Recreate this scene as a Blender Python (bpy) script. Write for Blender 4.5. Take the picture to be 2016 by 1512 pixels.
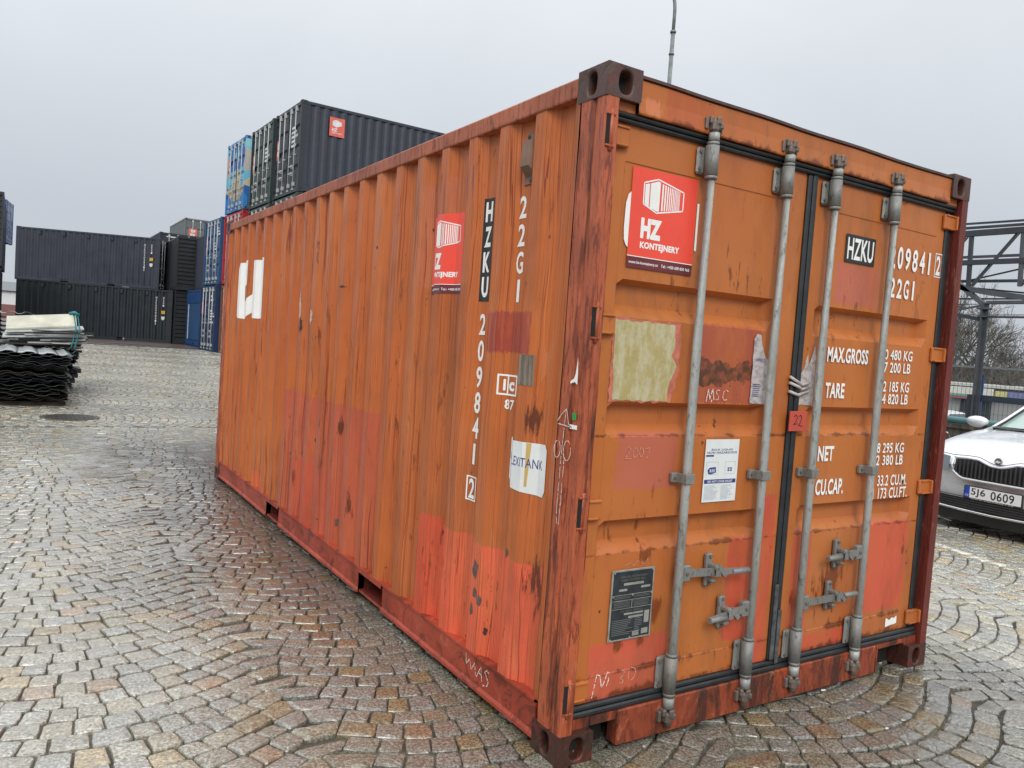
import bpy, bmesh, math, random
from mathutils import Vector, Matrix, noise as mn
R = math.radians
scene = bpy.context.scene
for o in list(bpy.data.objects): bpy.data.objects.remove(o)
random.seed(7)
COL = scene.collection

# ------------------------------------------------------------------ camera
cam_d = bpy.data.cameras.new('camera'); cam = bpy.data.objects.new('camera', cam_d); COL.objects.link(cam)
CAM = Vector((-1.73285, -2.22770, 1.55903))
row_x = Vector((0.84336253, -0.53286544, 0.06923925))
row_y = Vector((0.03175684, -0.07920231, -0.9963526))
row_z = Vector((0.53640577, 0.84248526, -0.04987413))
m = Matrix((row_x, -row_y, -row_z)).transposed().to_4x4(); m.translation = CAM
cam.matrix_world = m
cam_d.sensor_width = 36; cam_d.lens = 36 * 1530.15 / 2016
cam_d.clip_start = 0.05; cam_d.clip_end = 2500
scene.camera = cam

# ------------------------------------------------------------------ world, sun, exposure
scene.view_settings.view_transform = 'Standard'; scene.view_settings.look = 'None'
scene.view_settings.exposure = 0.0; scene.view_settings.gamma = 1.0; scene.view_settings.use_curve_mapping = False
w = bpy.data.worlds.new('World'); scene.world = w; w.use_nodes = True
nt = w.node_tree; nt.nodes.clear()
wo = nt.nodes.new('ShaderNodeOutputWorld'); bgn = nt.nodes.new('ShaderNodeBackground')
nt.links.new(bgn.outputs[0], wo.inputs[0])
sky = nt.nodes.new('ShaderNodeTexSky'); sky.sky_type = 'NISHITA'; sky.sun_disc = False
sky.sun_elevation = R(58); sky.sun_rotation = R(205)
skb = nt.nodes.new('ShaderNodeVectorMath'); skb.operation = 'SCALE'; skb.inputs[3].default_value = 0.07
nt.links.new(sky.outputs[0], skb.inputs[0])
tc = nt.nodes.new('ShaderNodeTexCoord'); sp = nt.nodes.new('ShaderNodeSeparateXYZ'); nt.links.new(tc.outputs['Generated'], sp.inputs[0])
rp = nt.nodes.new('ShaderNodeValToRGB'); nt.links.new(sp.outputs[2], rp.inputs[0])
e = rp.color_ramp.elements
e[0].position = 0.0; e[0].color = (0.575, 0.62, 0.68, 1)
e[1].position = 1.0; e[1].color = (1.0, 1.0, 1.0, 1)
for p_, c_ in ((0.12, (0.585, 0.63, 0.69, 1)), (0.30, (0.74, 0.785, 0.84, 1)), (0.46, (0.90, 0.93, 0.965, 1))):
    q = e.new(p_); q.color = c_
# overcast: brighter towards the zenith (the ramp clips at 1, so scale by height too)
mr = nt.nodes.new('ShaderNodeMapRange'); nt.links.new(sp.outputs[2], mr.inputs[0])
mr.inputs[1].default_value = 0.42; mr.inputs[2].default_value = 1.0; mr.inputs[3].default_value = 1.0; mr.inputs[4].default_value = 2.35
cn = nt.nodes.new('ShaderNodeTexNoise'); cn.inputs['Scale'].default_value = 1.7; cn.inputs['Detail'].default_value = 4; cn.inputs['Distortion'].default_value = 0.6
nt.links.new(tc.outputs['Generated'], cn.inputs['Vector'])
mc = nt.nodes.new('ShaderNodeMapRange'); nt.links.new(cn.outputs[0], mc.inputs[0]); mc.inputs[1].default_value = 0.3; mc.inputs[2].default_value = 0.7; mc.inputs[3].default_value = 0.925; mc.inputs[4].default_value = 1.06
mm = nt.nodes.new('ShaderNodeMath'); mm.operation = 'MULTIPLY'; nt.links.new(mr.outputs[0], mm.inputs[0]); nt.links.new(mc.outputs[0], mm.inputs[1])
sc = nt.nodes.new('ShaderNodeVectorMath'); sc.operation = 'SCALE'; nt.links.new(rp.outputs[0], sc.inputs[0]); nt.links.new(mm.outputs[0], sc.inputs[3])
mx = nt.nodes.new('ShaderNodeMix'); mx.data_type = 'RGBA'; mx.inputs[0].default_value = 0.06
nt.links.new(sc.outputs[0], mx.inputs[6]); nt.links.new(skb.outputs[0], mx.inputs[7])
nt.links.new(mx.outputs[2], bgn.inputs[0]); bgn.inputs[1].default_value = 1.0

sd = bpy.data.lights.new('sun', 'SUN'); sd.energy = 1.5; sd.angle = R(22); sd.color = (1.0, 0.97, 0.93)
so = bpy.data.objects.new('sun', sd); COL.objects.link(so)
so.rotation_euler = Vector((-0.50, -1.0, 0.80)).to_track_quat('Z', 'Y').to_euler()

# ------------------------------------------------------------------ helpers
def newo(name, me, parent=None, loc=None):
    o = bpy.data.objects.new(name, me); COL.objects.link(o)
    if parent: o.parent = parent
    if loc: o.location = loc
    return o
def thing(name, label, cat, loc=(0, 0, 0), rz=0, group=None):
    o = bpy.data.objects.new(name, None); COL.objects.link(o); o.empty_display_size = 0.2
    o.location = loc; o.rotation_euler = (0, 0, rz); o['label'] = label; o['category'] = cat
    if group: o['group'] = group
    return o
def tag(o, label, cat, group=None):
    o['label'] = label; o['category'] = cat
    if group: o['group'] = group
    return o
class MB:
    """collects polygons, then becomes one mesh object"""
    def __init__(s): s.v = []; s.f = []; s.m = []; s.sm = []
    def face(s, pts, mi=0, smooth=False):
        n = len(s.v); s.v += [tuple(p) for p in pts]; s.f.append(tuple(range(n, n + len(pts)))); s.m.append(mi); s.sm.append(smooth)
    def poly(s, vs, fs, mi=0, smooth=False):
        n = len(s.v); s.v += [tuple(p) for p in vs]
        for f in fs: s.f.append(tuple(n + i for i in f)); s.m.append(mi); s.sm.append(smooth)
    def box(s, a, b, mi=0, mat=None):
        x0, y0, z0 = a; x1, y1, z1 = b
        vs = [Vector(p) for p in ((x0,y0,z0),(x1,y0,z0),(x1,y1,z0),(x0,y1,z0),(x0,y0,z1),(x1,y0,z1),(x1,y1,z1),(x0,y1,z1))]
        if mat: vs = [mat @ p for p in vs]
        s.poly(vs, ((0,3,2,1),(4,5,6,7),(0,1,5,4),(1,2,6,5),(2,3,7,6),(3,0,4,7)), mi)
    def cbox(s, a, b, c=0.005, mi=0):
        """box with chamfered edges"""
        bm = bmesh.new(); bmesh.ops.create_cube(bm, size=1)
        for v in bm.verts: v.co = Vector(((a[i] + b[i]) / 2 + v.co[i] * (b[i] - a[i]) for i in range(3)))
        c = min(c, *(abs(b[i] - a[i]) * 0.45 for i in range(3)))
        bmesh.ops.bevel(bm, geom=bm.edges[:], offset=c, segments=1, affect='EDGES')
        s.bm(bm, mi)
    def bm(s, bm, mi=0, smooth=False, mat=None):
        bm.verts.index_update()
        s.poly([(mat @ v.co if mat else v.co.copy()) for v in bm.verts], [tuple(v.index for v in f.verts) for f in bm.faces], mi, smooth)
        bm.free()
    def tube(s, pts, r, n=8, mi=0, caps=True, r2=None, smooth=True):
        pts = [Vector(p) for p in pts]; rings = []
        for i, p in enumerate(pts):
            d = (pts[min(i + 1, len(pts) - 1)] - pts[max(i - 1, 0)]).normalized()
            u = d.cross(Vector((0, 0, 1)));
            if u.length < 1e-3: u = d.cross(Vector((1, 0, 0)))
            u.normalize(); v = d.cross(u)
            rr = r if r2 is None else r + (r2 - r) * i / (len(pts) - 1)
            rings.append([p + (u * math.cos(2 * math.pi * k / n) + v * math.sin(2 * math.pi * k / n)) * rr for k in range(n)])
        vs = [q for g in rings for q in g]; fs = []
        for i in range(len(pts) - 1):
            for k in range(n):
                k2 = (k + 1) % n; fs.append((i*n+k, i*n+k2, (i+1)*n+k2, (i+1)*n+k))
        s.poly(vs, fs, mi, smooth)
        if caps:
            s.poly(rings[0], (tuple(range(n)),), mi); s.poly(rings[-1], (tuple(reversed(range(n))),), mi)
    def beam(s, p, q, wd, ht, mi=0):
        p = Vector(p); q = Vector(q); d = (q - p).normalized(); up = Vector((0, 0, 1))
        if abs(d.z) > 0.95: up = Vector((1, 0, 0))
        u = d.cross(up).normalized() * wd / 2; v = d.cross(u).normalized() * ht / 2
        vs = [p-u-v, p+u-v, p+u+v, p-u+v, q-u-v, q+u-v, q+u+v, q-u+v]
        s.poly(vs, ((0,3,2,1),(4,5,6,7),(0,1,5,4),(1,2,6,5),(2,3,7,6),(3,0,4,7)), mi)
    def mesh(s, name, mats):
        me = bpy.data.meshes.new(name); me.from_pydata(s.v, [], s.f)
        for mt in (mats if isinstance(mats, (list, tuple)) else [mats]): me.materials.append(mt)
        me.polygons.foreach_set('material_index', s.m); me.polygons.foreach_set('use_smooth', s.sm)
        b = bmesh.new(); b.from_mesh(me)
        if len(b.verts) < 40000: bmesh.ops.remove_doubles(b, verts=b.verts, dist=1e-5)
        bmesh.ops.recalc_face_normals(b, faces=b.faces); b.to_mesh(me); b.free()
        return me
    def build(s, name, mats, parent=None, loc=None): return newo(name, s.mesh(name, mats), parent, loc)

# ------------------------------------------------------------------ materials
class MT:
    def __init__(s, name, rough=0.5, metal=0.0, spec=0.5):
        s.m = bpy.data.materials.new(name); s.m.use_nodes = True; s.t = s.m.node_tree; s.t.nodes.clear()
        s.o = s.t.nodes.new('ShaderNodeOutputMaterial'); s.b = s.t.nodes.new('ShaderNodeBsdfPrincipled')
        s.t.links.new(s.b.outputs[0], s.o.inputs[0])
        s.b.inputs['Roughness'].default_value = rough; s.b.inputs['Metallic'].default_value = metal
        s.b.inputs['Specular IOR Level'].default_value = spec; s._c = None
    def n(s, t, **kw):
        x = s.t.nodes.new(t)
        for k, v in kw.items(): setattr(x, k, v)
        return x
    def put(s, sock, v):
        if isinstance(v, bpy.types.NodeSocket): s.t.links.new(v, sock)
        elif isinstance(v, (tuple, list)) and len(v) == 3 and sock.type == 'RGBA': sock.default_value = (*v, 1)
        else: sock.default_value = v
    def obj(s):
        if not s._c: s._c = s.n('ShaderNodeTexCoord').outputs['Object']
        return s._c
    def xyz(s):
        p = s.n('ShaderNodeSeparateXYZ'); s.put(p.inputs[0], s.obj()); return p.outputs
    def vec(s, x, y, z):
        p = s.n('ShaderNodeCombineXYZ')
        for i, a in enumerate((x, y, z)): s.put(p.inputs[i], a)
        return p.outputs[0]
    def scl(s, k):
        p = s.n('ShaderNodeVectorMath', operation='MULTIPLY'); s.put(p.inputs[0], s.obj()); p.inputs[1].default_value = k; return p.outputs[0]
    def ma(s, op, a, b=0.0, c=None):
        p = s.n('ShaderNodeMath', operation=op); s.put(p.inputs[0], a); s.put(p.inputs[1], b)
        if c is not None: s.put(p.inputs[2], c)
        return p.outputs[0]
    def noise(s, scale=1.0, k=None, det=4, rough=0.55, dist=0.0, vec=None):
        p = s.n('ShaderNodeTexNoise'); p.inputs['Scale'].default_value = scale; p.inputs['Detail'].default_value = det
        p.inputs['Roughness'].default_value = rough; p.inputs['Distortion'].default_value = dist
        s.put(p.inputs['Vector'], vec if vec is not None else (s.scl(k) if k else s.obj())); return p.outputs[0]
    def rng(s, v, a, b, c=0.0, d=1.0, sm=False):
        p = s.n('ShaderNodeMapRange');
        if sm: p.interpolation_type = 'SMOOTHSTEP'
        s.put(p.inputs[0], v)
        for i, q in enumerate((a, b, c, d)): p.inputs[i + 1].default_value = q
        return p.outputs[0]
    def mix(s, f, a, b):
        p = s.n('ShaderNodeMix', data_type='RGBA'); s.put(p.inputs[0], f); s.put(p.inputs[6], a); s.put(p.inputs[7], b); return p.outputs[2]
    def mul(s, a, b): return s.ma('MULTIPLY', a, b)
    def color(s, c): s.put(s.b.inputs['Base Color'], c)
    def rough(s, v): s.put(s.b.inputs['Roughness'], v)
    def bump(s, h, dist=0.01, st=1.0):
        p = s.n('ShaderNodeBump'); p.inputs['Distance'].default_value = dist; p.inputs['Strength'].default_value = st
        s.put(p.inputs['Height'], h); s.t.links.new(p.outputs[0], s.b.inputs['Normal'])
    def rect(s, a, b, a0, a1, b0, b1):
        d1 = s.ma('SUBTRACT', s.ma('ABSOLUTE', s.ma('SUBTRACT', a, (a0 + a1) / 2)), (a1 - a0) / 2)
        d2 = s.ma('SUBTRACT', s.ma('ABSOLUTE', s.ma('SUBTRACT', b, (b0 + b1) / 2)), (b1 - b0) / 2)
        return s.ma('LESS_THAN', s.ma('MAXIMUM', d1, d2), 0.0)

def plain(name, c, rough=0.5, metal=0.0, var=0.15, sc=8.0, spec=0.5, bump=0.0):
    t = MT(name, rough, metal, spec); n_ = t.noise(sc, det=5)
    t.color(t.mix(t.rng(n_, 0.3, 0.7), tuple(x * (1 - var) for x in c), tuple(min(1, x * (1 + var)) for x in c)))
    t.rough(t.rng(t.noise(sc * 2.3), 0.3, 0.7, max(0.03, rough - 0.08), min(1, rough + 0.08)))
    if bump: t.bump(n_, bump)
    return t.m

ORANGE = (0.52, 0.140, 0.032)
ORANGE_F = (0.50, 0.160, 0.036)
RUST = (0.055, 0.016, 0.008)
def paint(name, front):
    t = MT(name, 0.42, 0.0, 0.35); x, y, z = t.xyz()
    c = t.mix(t.rng(t.noise(0.9, det=6, rough=0.6), 0.35, 0.68), ORANGE_F if front else ORANGE, (0.45, 0.128, 0.034) if front else (0.46, 0.112, 0.029))
    wob = t.ma('ADD', t.rng(t.noise(5.0, det=6, rough=0.7), 0.3, 0.7, -0.009, 0.009), t.rng(t.noise(1.0, k=(90, 90, 14), det=4, rough=0.7), 0.3, 0.7, -0.012, 0.012))
    z2 = t.ma('ADD', z, wob)
    if front:
        a = t.ma('ADD', x, wob)
        P = [(0.62, 0.985, 1.375, 1.705, (0.38, 0.085, 0.045)), (0.215, 0.53, 1.03, 1.25, (0.47, 0.125, 0.075)),
             (0.145, 0.56, 0.15, 0.345, (0.56, 0.115, 0.062)), (0.145, 0.56, 0.345, 0.425, (0.60, 0.11, 0.06)),
             (0.89, 1.075, 0.335, 0.79, (0.56, 0.085, 0.045)), (1.075, 1.17, 0.18, 0.98, (0.56, 0.085, 0.045)), (1.32, 1.455, 0.30, 0.80, (0.56, 0.085, 0.045)),
             (1.44, 1.86, 0.18, 0.285, (0.58, 0.085, 0.042)), (1.885, 2.245, 0.325, 0.79, (0.60, 0.092, 0.047)),
             (1.455, 1.80, 1.86, 2.05, (0.50, 0.135, 0.08)), (0.30, 0.55, 2.44, 2.6, (0.47, 0.115, 0.035)), (0.20, 0.275, 2.45, 2.51, (0.62, 0.20, 0.09))]
    else:
        a = t.ma('ADD', y, wob)
        P = [(1.94, 3.86, 0.1, 1.105, (0.47, 0.098, 0.05)), (2.55, 3.5, 0.1, 0.62, (0.50, 0.09, 0.045)), (0.95, 1.47, 0.62, 1.83, (0.43, 0.105, 0.022)),
             (0.25, 1.345, 0.15, 0.675, (0.76, 0.118, 0.058)), (1.08, 1.35, 0.15, 0.69, (0.70, 0.080, 0.034)), (0.395, 0.765, 1.522, 1.70, (0.35, 0.055, 0.035)),
             (4.3, 4.75, 0.15, 0.32, (0.68, 0.13, 0.04)), (1.15, 1.5, 1.83, 2.35, (0.50, 0.14, 0.06))]
    for a0, a1, b0, b1, col in P:
        c = t.mix(t.mul(t.rect(a, z2, a0, a1, b0, b1), t.rng(t.noise(1.0, k=(9, 9, 3.0), det=6, rough=0.7), 0.34, 0.52, 0.45, 0.98)), c, col)
    # sun-faded chalky veil and soot
    c = t.mix(t.rng(t.noise(1.1, k=(1, 1, 0.6), det=4, rough=0.55), 0.48, 0.80, 0.0, 0.28), c, (0.56, 0.23, 0.095))
    if not front:
        # rain drips: thin dark, slightly wandering vertical lines
        for k, wd, st, lo in ((24.0, 0.0060, 0.9, 0.36), (47.0, 0.0070, 0.75, 0.42), (83.0, 0.010, 0.6, 0.45)):
            wnd = t.noise(1.0, det=2, vec=t.vec(t.mul(y, 3.0), 0.0, t.mul(z, 1.3)))
            yy = t.ma('ADD', t.mul(y, k), t.mul(wnd, 2.2))
            f = t.noise(1.0, det=1, vec=t.vec(yy, 0.0, t.mul(z, 0.22)))
            ln = t.ma('LESS_THAN', t.ma('ABSOLUTE', t.ma('SUBTRACT', f, 0.5)), wd)
            near_ = t.rng(y, 0.6, 2.4, 0.10, 0.0); gate = t.rng(t.ma('ADD', near_, t.noise(1.0, det=3, vec=t.vec(t.mul(y, 2.3), 3.3, t.mul(z, 0.8)))), lo, lo + 0.16, 0, st)
            c = t.mix(t.mul(ln, gate), c, (0.20, 0.035, 0.016))
            f2 = t.noise(1.0, det=1, vec=t.vec(t.mul(yy, 0.8), 7.0, t.mul(z, 0.3)))
            ln2 = t.ma('LESS_THAN', t.ma('ABSOLUTE', t.ma('SUBTRACT', f2, 0.47)), wd * 1.2)
            c = t.mix(t.mul(ln2, t.mul(gate, 0.22)), c, (0.66, 0.32, 0.16))
        # grey scrape marks on the ribs
        g = t.noise(1.0, det=4, rough=0.7, vec=t.vec(t.mul(y, 9.0), 2.0, t.mul(z, 0.7)))
        gm = t.mul(t.rng(g, 0.655, 0.70, 0, 0.7), t.rng(t.ma('ABSOLUTE', t.ma('SUBTRACT', y, 2.9)), 0.8, 1.3, 1, 0))
        c = t.mix(gm, c, (0.24, 0.15, 0.12))
    # grey-brown grime film, heavier in patches
    gr = t.noise(1.0, k=(4.0, 4.0, 1.5), det=7, rough=0.68)
    c = t.mix(t.rng(gr, 0.50, 0.72, 0, 0.42), c, (0.15, 0.062, 0.030))
    # rust freckles, chips and bleeding
    streak = t.noise(1.0, det=6, rough=0.7, vec=t.vec(t.mul(x, 22), t.mul(y, 22), t.mul(z, 5.0)))
    zone = t.noise(1.35, det=4, rough=0.6)
    rs = t.mul(t.rng(streak, 0.59, 0.65), t.rng(zone, 0.47, 0.58))
    c = t.mix(t.mul(rs, 0.8), c, (0.14, 0.032, 0.010))
    chip = t.mul(t.rng(t.noise(17.0, k=(1, 1, 0.7), det=6, rough=0.72), 0.665, 0.69), t.rng(t.noise(2.0, det=2), 0.40, 0.52))
    c = t.mix(t.mul(chip, 0.9), c, RUST)
    if front:
        # rust creeping along seams and lower edges
        for zc, wd in ((0.30, 0.03), (0.21, 0.05), (2.44, 0.045), (1.24, 0.02), (0.78, 0.02)):
            band = t.rng(t.ma('ABSOLUTE', t.ma('SUBTRACT', z, zc)), 0.0, wd, 1, 0)
            c = t.mix(t.mul(t.rng(t.ma('ADD', t.mul(band, 0.33), t.noise(11.0, k=(1, 1, 0.5), det=6, rough=0.7)), 0.74, 0.86), 0.85), c, (0.13, 0.030, 0.010))
        for (cx, cz, rr) in ((1.62, 0.55, 0.26), (0.47, 0.54, 0.10), (2.22, 0.62, 0.06), (0.40, 0.75, 0.12), (0.30, 0.41, 0.06), (0.42, 0.41, 0.06)):
            d = t.ma('SQRT', t.ma('ADD', t.ma('POWER', t.ma('SUBTRACT', x, cx), 2.0), t.ma('POWER', t.ma('SUBTRACT', z, cz), 2.0)))
            c = t.mix(t.mul(t.rng(t.ma('ADD', t.rng(d, 0, rr, 0.36, 0.0), streak), 0.72, 0.80), 0.8), c, (0.16, 0.035, 0.010))
        # soot band below the dark repaint
        d = t.rect(x, t.ma('ADD', z, t.rng(t.noise(9, det=5), 0.3, 0.7, -0.05, 0.05)), 0.62, 0.95, 1.455, 1.555)
        c = t.mix(t.mul(d, t.rng(t.noise(30, det=5), 0.35, 0.6, 0.35, 0.9)), c, (0.06, 0.035, 0.02))
    else:
        for (cy, cz, rr) in ((0.36, 1.27, 0.11), (2.75, 0.93, 0.10), (2.55, 0.95, 0.09), (2.9, 0.93, 0.07), (0.28, 0.62, 0.16), (2.3, 0.48, 0.10), (0.76, 0.55, 0.07), (3.35, 0.66, 0.05)):
            d = t.ma('SQRT', t.ma('ADD', t.ma('POWER', t.ma('SUBTRACT', y, cy), 2.0), t.ma('POWER', t.mul(t.ma('SUBTRACT', z, cz), 0.55), 2.0)))
            c = t.mix(t.mul(t.rng(t.ma('ADD', t.rng(d, 0, rr, 0.40, 0.0), streak), 0.76, 0.84), 0.9), c, (0.09, 0.024, 0.010))
    t.color(c)
    t.rough(t.rng(t.noise(4.0, det=5), 0.3, 0.7, 0.30, 0.55))
    big = t.noise(2.2, det=2); fine = t.noise(60.0, det=3)
    t.bump(t.ma('ADD', t.ma('ADD', t.mul(big, 1.0), t.mul(fine, 0.015)), t.mul(chip, -0.06)), 0.018)
    return t.m

def rusty(name, base, dark, amt=0.5, vs=(16, 16, 2.2), rough=0.55, mid=(0.19, 0.038, 0.013), hi=(0.62, 0.22, 0.11)):
    t = MT(name, rough); a = t.noise(1.0, k=vs, det=7, rough=0.68, dist=0.5)
    c = t.mix(t.rng(t.noise(3.0, det=5), 0.35, 0.65), base, tuple(q * 0.68 for q in base))
    c = t.mix(t.rng(a, amt, amt + 0.07, 0, 0.85), c, mid)
    c = t.mix(t.rng(a, amt + 0.08, amt + 0.15, 0, 0.95), c, dark)
    f_ = t.noise(1.0, k=(vs[0] * 2.2, vs[1] * 2.2, vs[2] * 2.6), det=7, rough=0.74, dist=1.2)
    c = t.mix(t.rng(f_, 0.53, 0.58, 0, 0.75), c, (0.13, 0.022, 0.010))
    c = t.mix(t.rng(f_, 0.33, 0.42, 0.45, 0), c, hi)
    c = t.mix(t.rng(t.noise(1.0, k=(vs[0] * 2, vs[1] * 2, vs[2] * 1.4), det=5, rough=0.7), 0.70, 0.74, 0, 0.5), c, hi)
    t.color(c); t.rough(t.rng(a, 0.3, 0.7, 0.35, 0.65)); t.bump(a, 0.012)
    return t.m

def galv(name, c=(0.44, 0.455, 0.43), dark=(0.095, 0.09, 0.08)):
    t = MT(name, 0.5, 0.25); a = t.noise(1.0, k=(55, 55, 20), det=6, rough=0.72); b = t.noise(3.0, det=5)
    k = t.mix(t.rng(b, 0.3, 0.7), c, tuple(q * 0.66 for q in c)); k = t.mix(t.rng(t.noise(1.0, k=(6, 6, 2.2), det=5), 0.55, 0.66, 0, 0.5), k, (0.20, 0.185, 0.15))
    k = t.mix(t.rng(a, 0.54, 0.68, 0, 0.75), k, dark)
    k = t.mix(t.rng(t.noise(9.0, det=6), 0.64, 0.72, 0, 0.6), k, (0.16, 0.06, 0.025))
    t.color(k); t.rough(t.rng(a, 0.3, 0.7, 0.4, 0.62)); t.bump(a, 0.004); return t.m

M = {}
M['side'] = paint('orange_paint_side', False)
M['front'] = paint('orange_paint_doors', True)
M['post'] = rusty('rusted_red_post', (0.50, 0.112, 0.042), (0.030, 0.012, 0.008), 0.50, (20, 20, 2.2))
M['rail'] = rusty('red_rail_paint', (0.42, 0.062, 0.028), (0.045, 0.016, 0.010), 0.66, (3, 3, 3))
M['toprail'] = rusty('top_rail_paint', (0.44, 0.115, 0.045), (0.10, 0.03, 0.016), 0.60, (14, 14, 2.0))
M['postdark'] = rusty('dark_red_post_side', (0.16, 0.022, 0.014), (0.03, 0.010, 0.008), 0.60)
M['sill'] = rusty('rust_streaked_sill', (0.36, 0.070, 0.026), (0.05, 0.018, 0.010), 0.44, (11, 11, 3.5))
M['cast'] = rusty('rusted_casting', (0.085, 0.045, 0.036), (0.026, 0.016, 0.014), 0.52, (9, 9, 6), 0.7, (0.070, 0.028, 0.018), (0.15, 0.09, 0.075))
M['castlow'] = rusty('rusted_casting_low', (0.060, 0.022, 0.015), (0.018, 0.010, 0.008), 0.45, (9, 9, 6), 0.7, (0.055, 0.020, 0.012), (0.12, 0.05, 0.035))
M['void'] = plain('dark_void', (0.012, 0.011, 0.010), 0.9)
M['galv'] = galv('galvanised_bar')
M['galvd'] = galv('galvanised_dark', (0.27, 0.275, 0.26), (0.05, 0.045, 0.04))
M['cam'] = galv('rusted_cam', (0.20, 0.16, 0.135), (0.065, 0.028, 0.018))
M['rubber'] = plain('black_rubber', (0.018, 0.021, 0.023), 0.42, var=0.4, sc=14)
M['rubgrey'] = plain('scuffed_rubber', (0.07, 0.075, 0.075), 0.5, var=0.7, sc=25)
M['white'] = plain('white_marking', (0.86, 0.86, 0.83), 0.5, var=0.04)
M['black'] = plain('black_decal', (0.014, 0.018, 0.020), 0.4)
M['stick'] = plain('red_sticker', (0.84, 0.078, 0.045), 0.35, var=0.05)
M['stickd'] = plain('maroon_band', (0.14, 0.022, 0.026), 0.35)
M['navy'] = plain('navy_print', (0.04, 0.055, 0.22), 0.5)
M['paper'] = plain('white_paper', (0.72, 0.75, 0.74), 0.55, var=0.06, sc=12)
M['papergrey'] = plain('grey_print', (0.42, 0.46, 0.52), 0.6)
M['cream'] = (lambda t: (t.color(t.mix(t.rng(t.noise(1.0, k=(26, 26, 9), det=7, rough=0.7), 0.42, 0.60), (0.40, 0.33, 0.13), (0.50, 0.45, 0.29))), t.bump(t.noise(30, det=5), 0.004), t.m)[-1])(MT('cream_residue', 0.7))
M['film'] = (lambda t: (t.color(t.mix(t.rng(t.noise(1.0, k=(24, 24, 45), det=6, rough=0.7), 0.45, 0.66), (0.54, 0.50, 0.48), (0.30, 0.24, 0.25))), t.m)[-1])(MT('torn_film', 0.45))
M['tape'] = (lambda t: (t.color(t.mix(t.rng(t.noise(1.0, k=(45, 45, 4), det=6, rough=0.7), 0.42, 0.62), (0.26, 0.21, 0.16), (0.10, 0.075, 0.055))), t.m)[-1])(MT('grey_tape', 0.5))
M['plate'] = plain('plate_black', (0.022, 0.028, 0.032), 0.45, var=0.4, sc=30)
M['alu'] = plain('plate_metal', (0.34, 0.34, 0.31), 0.45, 0.3, var=0.25, sc=30)
M['chalk'] = plain('chalk_line', (0.80, 0.66, 0.58), 0.8)
M['green'] = plain('green_tag', (0.02, 0.33, 0.06), 0.5)
M['tagred'] = plain('red_tag', (0.50, 0.075, 0.045), 0.5, var=0.1)
M['vent'] = plain('brown_vent', (0.20, 0.115, 0.075), 0.5, var=0.2, sc=10)

# ------------------------------------------------------------------ the ground
def gz(x, y):
    t = min(1.0, max(0.0, (y - 9.0) / 22.0)); return 0.50 * t * t * (3 - 2 * t)
tJ = MT('wet_joint_grit', 0.45)
tJ.color(tJ.mix(tJ.rng(tJ.noise(1.7, det=5), 0.45, 0.62, 0, 0.75), tJ.mix(tJ.rng(tJ.noise(38.0, det=6, rough=0.7), 0.42, 0.60), (0.014, 0.012, 0.009), (0.055, 0.046, 0.034)), tJ.mix(tJ.rng(tJ.noise(60.0, det=6, rough=0.7), 0.4, 0.6), (0.09, 0.078, 0.055), (0.20, 0.18, 0.14))))
tJ.rough(tJ.rng(tJ.noise(1.0, det=3), 0.4, 0.6, 0.25, 0.6)); tJ.bump(tJ.noise(70.0, det=5), 0.006)
tA = MT('wet_asphalt', 0.35)
tA.color(tA.mix(tA.rng(tA.noise(0.35, k=(1, 2.5, 1), det=6), 0.4, 0.62), (0.12, 0.088, 0.075), (0.055, 0.045, 0.042)))
tA.rough(tA.rng(tA.noise(0.5, k=(0.5, 2.5, 1), det=4), 0.4, 0.6, 0.15, 0.55)); tA.bump(tA.noise(30.0, det=5), 0.006)

def grid_sheet(name, xs, ys, dz, mat, zf=gz):
    vs = [(x, y, zf(x, y) + dz) for y in ys for x in xs]; nx = len(xs)
    fs = [(j*nx+i, j*nx+i+1, (j+1)*nx+i+1, (j+1)*nx+i) for j in range(len(ys) - 1) for i in range(nx - 1)]
    me = bpy.data.meshes.new(name); me.from_pydata(vs, [], fs); me.materials.append(mat)
    for p_ in me.polygons: p_.use_smooth = True
    o = newo(name, me); o['kind'] = 'structure'; return o
paving = grid_sheet('cobbled_paving', [-30, -10, 0, 5, 11.45], [-30, -10, 0, 8] + [9 + k for k in range(23)] + [31.2], -0.016, tJ.m)
grid_sheet('asphalt_yard', [-60, -20, 0, 20, 60], [31.2, 32, 60, 130], -0.004, tA.m)
tS = plain('street_asphalt', (0.07, 0.068, 0.064), 0.5, var=0.25, sc=0.4)
st = grid_sheet('street_ground', [-1500, -60, 11.7, 60, 1500], [-1500, -60, 31, 140, 1500], 0.0, tS, zf=lambda x, y: -2.0 if x > 11.6 else -2.4)

# cobbles ---------------------------------------------------------------
tc_ = MT('granite_cobble', 0.35)
att = tc_.n('ShaderNodeAttribute', attribute_name='Col').outputs['Color']
g1 = tc_.noise(85.0, det=6, rough=0.8); g2 = tc_.noise(9.0, det=5, rough=0.6)
c_ = tc_.mix(tc_.rng(g1, 0.46, 0.56, 0, 0.88), att, (0.050, 0.045, 0.038))
c_ = tc_.mix(tc_.rng(g1, 0.34, 0.44, 0.75, 0.0), c_, (0.58, 0.57, 0.53))
c_ = tc_.mix(tc_.rng(g2, 0.55, 0.72, 0, 0.55), c_, (0.13, 0.095, 0.055))
px_, py_, pz_ = tc_.xyz()
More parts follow.
